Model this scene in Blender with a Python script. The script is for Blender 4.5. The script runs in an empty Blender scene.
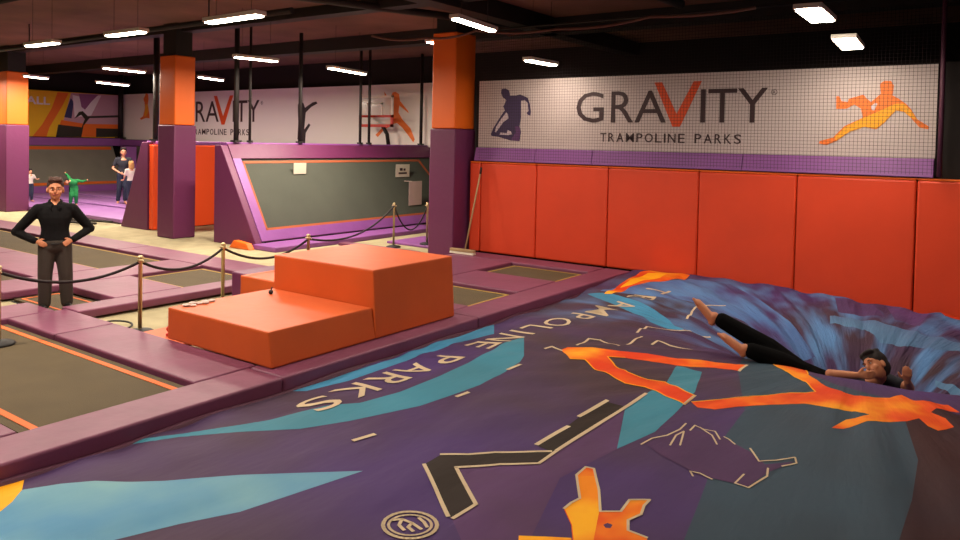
import bpy, bmesh, math, random
from mathutils import Vector, Matrix, geometry
random.seed(7)
SC=bpy.context.scene; COL=SC.collection
PI=math.pi
# ------------------------------------------------------------------ camera
def rot(yaw,pit,rol):
    return Matrix.Rotation(yaw,3,'Z') @ Matrix.Rotation(PI/2-pit,3,'X') @ Matrix.Rotation(rol,3,'Z')
cam=bpy.data.cameras.new('camera'); co=bpy.data.objects.new('camera',cam); COL.objects.link(co)
co.matrix_world=Matrix.Translation((0,0,2.2)) @ rot(math.radians(35.36),math.radians(1.54),math.radians(1.204)).to_4x4()
cam.sensor_width=36; cam.lens=747.3*36/960; cam.shift_y=-(270-163.2)/960
cam.clip_start=.05; cam.clip_end=200
SC.camera=co
SC.view_settings.view_transform='Standard'; SC.view_settings.look='None'; SC.view_settings.gamma=1
SC.view_settings.exposure=EXPO=0.58
# ------------------------------------------------------------------ materials
def lin(h):
    h=h.lstrip('#'); v=[int(h[i:i+2],16)/255 for i in (0,2,4)]
    return tuple(c/12.92 if c<=.04045 else ((c+.055)/1.055)**2.4 for c in v)+(1,)
def mat(name,col,rough=.6,bump=0,bscale=20,var=0,vscale=3,metal=0,emit=0,stretch=(1,1,1),spec=.5,sheen=0):
    m=bpy.data.materials.new(name); m.use_nodes=True; nt=m.node_tree; b=nt.nodes['Principled BSDF']
    c=lin(col) if isinstance(col,str) else col
    b.inputs['Base Color'].default_value=c; b.inputs['Roughness'].default_value=rough; b.inputs['Metallic'].default_value=metal
    b.inputs['Specular IOR Level'].default_value=spec
    if emit:
        b.inputs['Emission Color'].default_value=c; b.inputs['Emission Strength'].default_value=emit
    tc=nt.nodes.new('ShaderNodeTexCoord'); mp=nt.nodes.new('ShaderNodeMapping'); mp.inputs['Scale'].default_value=stretch
    nt.links.new(tc.outputs['Object'],mp.inputs['Vector'])
    if var:
        n=nt.nodes.new('ShaderNodeTexNoise'); n.inputs['Scale'].default_value=vscale; n.inputs['Detail'].default_value=4
        nt.links.new(mp.outputs['Vector'],n.inputs['Vector'])
        r=nt.nodes.new('ShaderNodeMapRange'); r.inputs['From Min'].default_value=.3; r.inputs['From Max'].default_value=.7
        r.inputs['To Min'].default_value=1-var; r.inputs['To Max'].default_value=1+var
        nt.links.new(n.outputs['Fac'],r.inputs['Value'])
        h=nt.nodes.new('ShaderNodeHueSaturation'); h.inputs['Color'].default_value=c
        nt.links.new(r.outputs['Result'],h.inputs['Value']); nt.links.new(h.outputs['Color'],b.inputs['Base Color'])
    if bump:
        n2=nt.nodes.new('ShaderNodeTexNoise'); n2.inputs['Scale'].default_value=bscale; n2.inputs['Detail'].default_value=3
        nt.links.new(mp.outputs['Vector'],n2.inputs['Vector'])
        bp=nt.nodes.new('ShaderNodeBump'); bp.inputs['Strength'].default_value=bump; bp.inputs['Distance'].default_value=.02
        nt.links.new(n2.outputs['Fac'],bp.inputs['Height']); nt.links.new(bp.outputs['Normal'],b.inputs['Normal'])
    return m
M={}
def defm(k,*a,**kw): M[k]=mat(k,*a,**kw); return M[k]
defm('carpet','#a89e7c',.95,.3,60,.12,4)
defm('concrete','#6e4c42',.9,.3,6,.25,1.0)
defm('black_steel','#17110f',.6)
defm('dark_wall','#1a1210',.9,.2,8)
defm('pad_purple','#753c58',.5,.25,7,.10,2.5)
defm('pad_violet','#8a4f96',.5,.25,7,.08,2)
defm('pad_lilac','#9c6cac',.5,.25,7,.08,2); defm('pad_dark','#4d2038',.6,.2,7)
defm('wall_red','#d8401a',.5,.25,4,.05,1.5)
defm('back_orange','#f0521a',.5); defm('box_orange','#d05a20',.5,.2,5,.05,2)
defm('col_orange','#ec6a10',.5,.12,5)
defm('col_purple','#662852',.5,.2,9)
defm('mesh_mat','#4f4228',.85,.3,160,.10,3)
defm('mesh_pale','#7c7a6c',.85,.3,120,.06,2); defm('mesh_grey','#474b42',.85,.3,120,.06,2)
defm('line_orange','#d8641c',.7); defm('line_brown','#a85430',.7); defm('line_tan','#b08a3c',.7)
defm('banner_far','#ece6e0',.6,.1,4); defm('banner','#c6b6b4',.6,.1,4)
defm('ink','#3a2226',.6); defm('ink_orange','#e0501c',.6)
defm('figure_violet','#3b2a52',.6); defm('figure_plum','#5c3268',.6); defm('figure_light','#cdbcc4',.6)
defm('figure_orange','#ee7a2e',.6); defm('figure_yellow','#f5a81e',.6); defm('figure_dark','#2b1d22',.6)
for k,c in dict(ad_yellow='#f6c21e',ad_orange='#f07420',ad_pink='#caa0b0',ad_navy='#383a6a',ad_white='#f2eaf0',ad_purple='#96608c',ad_dark='#2e2a20').items(): defm(k,c,.6)
defm('steel','#d0bd92',.45,metal=.9)
defm('rope','#1f1216',.8)
defm('black_plastic','#0f0d0d',.6)
defm('white_paint','#ddd5cc',.5)
defm('paper','#cfc6b4',.8); defm('paper_pink','#c9b0a8',.8)
defm('tube','#fff1d8',.5,emit=22)
defm('red_paint','#c02a1c',.5)
defm('clear','#c8c8c0',.2)
defm('wood','#a58a64',.7)
defm('skin','#c07c58',.6); defm('skin_light','#c98e70',.6); defm('hair_brown','#3a1c10',.8); defm('hair_dark','#1a0f10',.8); defm('hair_blond','#b98a54',.8)
defm('shirt_black','#0f0e10',.9,.3,14,spec=.2); defm('leg_black','#060607',.95,spec=.1); defm('trousers_dark','#38302a',.85,.3,12); defm('shoe_black','#0c0b0b',.5)
defm('jeans','#232b40',.9,.2,20); defm('tee_navy','#20222e',.9); defm('tee_white','#cfc4bc',.9); defm('green_top','#0f7a3c',.8); defm('eye_white','#d8d0c8',.4); defm('lip','#8a3f34',.6); defm('bright_red','#c03028',.6)
def airmat(name,col,col2=None,vs=.5,streak=None,flame=None):
    """nylon print; folds radiate from the crater at PC"""
    m=bpy.data.materials.new(name); m.use_nodes=True; nt=m.node_tree; b=nt.nodes['Principled BSDF']; N=nt.nodes.new; K=nt.links.new
    b.inputs['Roughness'].default_value=.7; b.inputs['Specular IOR Level'].default_value=.15
    tc=N('ShaderNodeTexCoord'); sub=N('ShaderNodeVectorMath'); sub.operation='SUBTRACT'; sub.inputs[1].default_value=(-1.2,8.5,0); K(tc.outputs['Object'],sub.inputs[0])
    sp=N('ShaderNodeSeparateXYZ'); K(sub.outputs[0],sp.inputs[0])
    at=N('ShaderNodeMath'); at.operation='ARCTAN2'; K(sp.outputs[0],at.inputs[0]); K(sp.outputs[1],at.inputs[1])
    cz=N('ShaderNodeCombineXYZ'); K(sp.outputs[0],cz.inputs[0]); K(sp.outputs[1],cz.inputs[1])
    le=N('ShaderNodeVectorMath'); le.operation='LENGTH'; K(cz.outputs[0],le.inputs[0])
    def mth(op,a,v):
        n=N('ShaderNodeMath'); n.operation=op; K(a,n.inputs[0])
        if isinstance(v,(int,float)): n.inputs[1].default_value=v
        else: K(v,n.inputs[1])
        return n.outputs[0]
    cb=N('ShaderNodeCombineXYZ'); K(mth('MULTIPLY',at.outputs[0],9.0),cb.inputs[0]); K(mth('MULTIPLY',le.outputs['Value'],.55),cb.inputs[1])
    rn=N('ShaderNodeTexNoise'); rn.inputs['Scale'].default_value=1.6; rn.inputs['Detail'].default_value=5; rn.inputs['Roughness'].default_value=.6; K(cb.outputs[0],rn.inputs['Vector'])
    fade=N('ShaderNodeMapRange'); fade.inputs['From Min'].default_value=5.5; fade.inputs['From Max'].default_value=1.0; K(le.outputs['Value'],fade.inputs['Value'])
    nr=N('ShaderNodeMapRange'); nr.inputs['From Min'].default_value=-.8; nr.inputs['From Max'].default_value=.6; nr.inputs['To Min'].default_value=.16; K(sp.outputs[1],nr.inputs['Value']); hgt=mth('MULTIPLY',mth('MULTIPLY',rn.outputs['Fac'],fade.outputs['Result']),nr.outputs['Result'])
    fn=N('ShaderNodeTexNoise'); fn.inputs['Scale'].default_value=2.6; fn.inputs['Detail'].default_value=4; mp=N('ShaderNodeMapping'); mp.inputs['Rotation'].default_value=(0,0,-.5); mp.inputs['Scale'].default_value=(1,.35,1); K(tc.outputs['Object'],mp.inputs['Vector']); K(mp.outputs[0],fn.inputs['Vector'])
    b1=N('ShaderNodeBump'); b1.inputs['Strength'].default_value=.9; b1.inputs['Distance'].default_value=.16; K(hgt,b1.inputs['Height'])
    b2=N('ShaderNodeBump'); b2.inputs['Strength'].default_value=.6; b2.inputs['Distance'].default_value=.05; K(fn.outputs['Fac'],b2.inputs['Height']); K(b1.outputs[0],b2.inputs['Normal']); K(b2.outputs[0],b.inputs['Normal'])
    def ramp(fac,stops):
        r=N('ShaderNodeValToRGB'); K(fac,r.inputs[0]); e=r.color_ramp.elements
        e[0].position=stops[0][0]; e[0].color=lin(stops[0][1]); e[1].position=stops[-1][0]; e[1].color=lin(stops[-1][1])
        for p,c in stops[1:-1]: x=e.new(p); x.color=lin(c)
        return r.outputs[0]
    def noise(sc,off=0):
        n=N('ShaderNodeTexNoise'); n.inputs['Scale'].default_value=sc; n.inputs['Detail'].default_value=3
        m_=N('ShaderNodeMapping'); m_.inputs['Location'].default_value=(off,off,0); K(tc.outputs['Object'],m_.inputs['Vector']); K(m_.outputs[0],n.inputs['Vector']); return n.outputs['Fac']
    if flame: c=ramp(noise(vs),flame)
    else: c=ramp(noise(vs),[(.38,col),(.62,col2 or col)])
    if streak:
        mx=N('ShaderNodeMix'); mx.data_type='RGBA'; K(c,mx.inputs[6]); mx.inputs[7].default_value=lin(streak)
        cb2=N('ShaderNodeCombineXYZ'); K(mth('MULTIPLY',at.outputs[0],4.2),cb2.inputs[0]); K(mth('MULTIPLY',le.outputs['Value'],.7),cb2.inputs[1]); r2=N('ShaderNodeTexNoise'); r2.inputs['Scale'].default_value=1.5; r2.inputs['Detail'].default_value=2.2; K(cb2.outputs[0],r2.inputs['Vector']); f2=N('ShaderNodeMapRange'); f2.inputs['From Min'].default_value=.44; f2.inputs['From Max'].default_value=.64; K(r2.outputs['Fac'],f2.inputs['Value'])
        f3=N('ShaderNodeMapRange'); f3.inputs['From Min'].default_value=-.6; f3.inputs['From Max'].default_value=.8; K(sp.outputs[1],f3.inputs['Value'])
        f4=N('ShaderNodeMapRange'); f4.inputs['From Min'].default_value=4.5; f4.inputs['From Max'].default_value=3.0; K(le.outputs['Value'],f4.inputs['Value'])
        K(mth('MULTIPLY',mth('MULTIPLY',f2.outputs[0],f3.outputs[0]),f4.outputs[0]),mx.inputs[0]); c=mx.outputs[2]
    K(c,b.inputs['Base Color']); M[name]=m
airmat('air_base','#4a3569','#47363e',.38,streak='#5a84b8')
FL=[(.38,'#d8401a'),(.50,'#e45a18'),(.60,'#ee8a20'),(.70,'#f2aa26')]
airmat('air_flame','#e06418',flame=FL,vs=1.5)
airmat('air_flame_yellow','#f0a020',flame=[(.4,'#f4ae20'),(.6,'#ee8a1c')],vs=2)
for k,c,c2 in (('air_brown','#3c2428','#38262e'),('air_slate','#384c5c','#364654'),('air_plum','#5a3c68','#533a58'),('air_plumdark','#4c3458','#54365c'),('air_blue','#548cb0','#76a4b0'),
  ('air_yellow','#f4a81c','#f4a81c'),('air_teal','#40849c','#3f7c90'),('air_teal2','#5688a0',None),('air_cyan','#4490bc','#3f80a4'),('air_cyan2','#5a84a8','#547298'),
  ('air_violet','#66487e','#523e66'),('air_black','#2b2320','#302823'),('air_white','#c8b496',None)): airmat(k,c,c2,.9)
airmat('air_blue2','#5a80b4','#4f6ea4',.9,streak='#4a3a68')
# ------------------------------------------------------------------ helpers
def link(o): COL.objects.link(o); return o
def obj(name,bm,mats,parent=None,smooth=False,loc=None):
    me=bpy.data.meshes.new(name); bm.normal_update(); bm.to_mesh(me); bm.free()
    if smooth:
        for p in me.polygons: p.use_smooth=True
    if not isinstance(mats,(list,tuple)): mats=[mats]
    for m in mats: me.materials.append(M[m] if isinstance(m,str) else m)
    o=link(bpy.data.objects.new(name,me))
    if parent: o.parent=parent
    if loc: o.location=loc
    return o
def tag(o,label=None,cat=None,group=None,kind=None):
    if label: o['label']=label
    if cat: o['category']=cat
    if group: o['group']=group
    if kind: o['kind']=kind
    return o
def thing(name,label,cat,loc=(0,0,0),rz=0,group=None):
    o=link(bpy.data.objects.new(name,None)); o.location=loc; o.rotation_euler=(0,0,rz); o.empty_display_size=.1
    return tag(o,label,cat,group)
def struct(o): o['kind']='structure'; return o
def box(bm,x0,x1,y0,y1,z0,z1,bev=0,mi=0,seg=2):
    vs=[bm.verts.new((x,y,z)) for z in (z0,z1) for y in (y0,y1) for x in (x0,x1)]
    fs=[bm.faces.new([vs[i] for i in q]) for q in ((0,2,3,1),(4,5,7,6),(0,1,5,4),(2,6,7,3),(0,4,6,2),(1,3,7,5))]
    for f in fs: f.material_index=mi
    if bev:
        es=list({e for f in fs for e in f.edges})
        r=bmesh.ops.bevel(bm,geom=es,offset=bev,segments=seg,affect='EDGES',profile=.6)
        for f in r['faces']: f.material_index=mi; f.smooth=True
    return vs
def prism(bm,pts,axis,a,b,bev=0,mi=0):
    """pts 2D polygon extruded along axis from a to b"""
    def P(u,v,w): return (w,u,v) if axis=='X' else (u,w,v) if axis=='Y' else (u,v,w)
    A=[bm.verts.new(P(u,v,a)) for u,v in pts]; B=[bm.verts.new(P(u,v,b)) for u,v in pts]
    fs=[bm.faces.new(A),bm.faces.new(B[::-1])]
    n=len(pts)
    for i in range(n): fs.append(bm.faces.new([A[i],B[i],B[(i+1)%n],A[(i+1)%n]]))
    bmesh.ops.recalc_face_normals(bm,faces=fs)
    for f in fs: f.material_index=mi
    if bev:
        es=list({e for f in fs for e in f.edges})
        bmesh.ops.bevel(bm,geom=es,offset=bev,segments=2,affect='EDGES',profile=.6)
def tube(bm,pts,rad,n=8,mi=0,cap=True):
    """swept tube; rad number or list (or (a,b) pairs with side vector)"""
    pts=[Vector(p) for p in pts]; k=len(pts)
    if not isinstance(rad,(list,)): rad=[rad]*k
    rings=[]
    prev=None
    for i,p in enumerate(pts):
        t=(pts[min(i+1,k-1)]-pts[max(i-1,0)]).normalized()
        if prev is None:
            ref=Vector((0,0,1)) if abs(t.z)<.9 else Vector((1,0,0))
            u=(ref-t*ref.dot(t)).normalized()
        else: u=(prev-t*prev.dot(t)).normalized()
        prev=u; v=t.cross(u)
        ra,rb=rad[i] if isinstance(rad[i],tuple) else (rad[i],rad[i])
        rings.append([bm.verts.new(p+u*ra*math.cos(2*PI*j/n)+v*rb*math.sin(2*PI*j/n)) for j in range(n)])
    for a,b in zip(rings,rings[1:]):
        for j in range(n):
            f=bm.faces.new([a[j],a[(j+1)%n],b[(j+1)%n],b[j]]); f.material_index=mi; f.smooth=True
    if cap:
        f=bm.faces.new(rings[0][::-1]); f.material_index=mi
        f=bm.faces.new(rings[-1]); f.material_index=mi
def lathe(bm,prof,cx=0,cy=0,n=20,mi=0):
    rings=[[bm.verts.new((cx+r*math.cos(2*PI*j/n),cy+r*math.sin(2*PI*j/n),z)) for j in range(n)] for r,z in prof]
    for a,b in zip(rings,rings[1:]):
        for j in range(n):
            f=bm.faces.new([a[j],a[(j+1)%n],b[(j+1)%n],b[j]]); f.smooth=True; f.material_index=mi
    bm.faces.new(rings[0][::-1]).material_index=mi; bm.faces.new(rings[-1]).material_index=mi
def ball(bm,c,r,mi=0,seg=16,ring=10,rotm=None):
    if not isinstance(r,(tuple,list)): r=(r,r,r)
    m=Matrix.Translation(c)
    if rotm is not None: m=m@rotm.to_4x4()
    m=m@Matrix.Diagonal((r[0],r[1],r[2],1))
    g=bmesh.ops.create_uvsphere(bm,u_segments=seg,v_segments=ring,radius=1,matrix=m)
    for v in g['verts']:
        for f in v.link_faces: f.material_index=mi; f.smooth=True
def simple_box(name,dims,m,parent=None,bev=0,loc=None):
    bm=bmesh.new(); box(bm,*dims,bev=bev); return obj(name,bm,m,parent,loc=loc)
def flatpoly(bm,pts3,thick,normal,mi=0):
    """a thin print / sheet: triangulated outline with thickness along normal"""
    n=Vector(normal)*thick
    top=[bm.verts.new(Vector(p)+n) for p in pts3]
    tri=geometry.tessellate_polygon([[Vector(p) for p in pts3]])
    for t in tri:
        f=bm.faces.new([top[i] for i in t]); f.material_index=mi
        f.normal_update()
        if f.normal.dot(Vector(normal))<0: f.normal_flip()
    bot=[bm.verts.new(Vector(p)) for p in pts3]
    k=len(pts3)
    for i in range(k):
        f=bm.faces.new([bot[i],bot[(i+1)%k],top[(i+1)%k],top[i]]); f.material_index=mi

def text_tris(s,bold=0,extr=0):
    cu=bpy.data.curves.new('txt','FONT'); cu.body=s; cu.size=1; cu.resolution_u=3; cu.offset=bold; cu.extrude=extr
    o=bpy.data.objects.new('txt',cu); link(o)
    bpy.context.view_layer.update()
    me=bpy.data.meshes.new_from_object(o.evaluated_get(bpy.context.evaluated_depsgraph_get()))
    me.calc_loop_triangles()
    vs=[v.co.copy() for v in me.vertices]; ts=[tuple(t.vertices) for t in me.loop_triangles]
    bpy.data.objects.remove(o); bpy.data.meshes.remove(me); bpy.data.curves.remove(cu)
    xs=[v.x for v in vs]; ys=[v.y for v in vs]
    return vs,ts,(min(xs),max(xs),min(ys),max(ys))
def place_text(bm,s,org,U,V,w,h,thick=.006,bold=0):
    """fit text into the box spanned from org along U (width w) and V (height h); raised by thickness"""
    vs,ts,(x0,x1,y0,y1)=text_tris(s,bold,.5)
    U=Vector(U); V=Vector(V); N=U.cross(V)
    m=[bm.verts.new(Vector(org)+U*((v.x-x0)/(x1-x0)*w)+V*((v.y-y0)/(y1-y0)*h)+N*((v.z+.5)*thick)) for v in vs]
    for t in ts:
        try: bm.faces.new([m[i] for i in t])
        except ValueError: pass

PC=(-1.2,8.5)
def sst(a,b,x):
    t=min(1,max(0,(x-a)/(b-a))); return t*t*(3-2*t)
def height(x,y):
    r=math.hypot(x-PC[0],y-PC[1])
    h=0.02+0.13*sst(8.5,11.6,y)*min(1,max(.0,(-x-.3)/3))
    h+=0.05*sst(-5.05,-4.2,x)*(1-sst(3,8,r)*.5)
    da=y-PC[1]; db=x-PC[0]
    sa=.42 if da<0 else 1.15
    sb=1.05 if db<0 else 1.0
    h-=0.8*math.exp(-((abs(da)/sa)**2.2+(abs(db)/sb)**2))
    h-=0.16*math.exp(-(r/2.2)**2)*sst(-.6,.6,da)
    th=math.atan2(da,db)
    env=sst(.7,1.5,r)*(1-sst(2.6,6.0,r))
    far=.35+.65*sst(-.8,.8,da)
    w=math.sin(31*th+1.5*math.sin(5*th)+.5*r)*.6+math.sin(53*th+2*math.sin(3*th)-.8*r)*.4
    h+=.022*env*far*w*1.3
    h+=.006*math.sin(9*x+2.2*math.sin(1.3*y))*sst(4,2,0)
    h-=.01*(1-sst(-5.04,-4.9,x))
    # low folds beside the frame pads on the left
    e=1-sst(-4.95,-4.2,x)
    h+=.012*e*math.sin(7*y+3*math.sin(2.1*y)+4*x)
    h+=.008*math.sin(2.3*x+1.7*y)*math.sin(1.1*y-.6*x)
    return h

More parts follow.
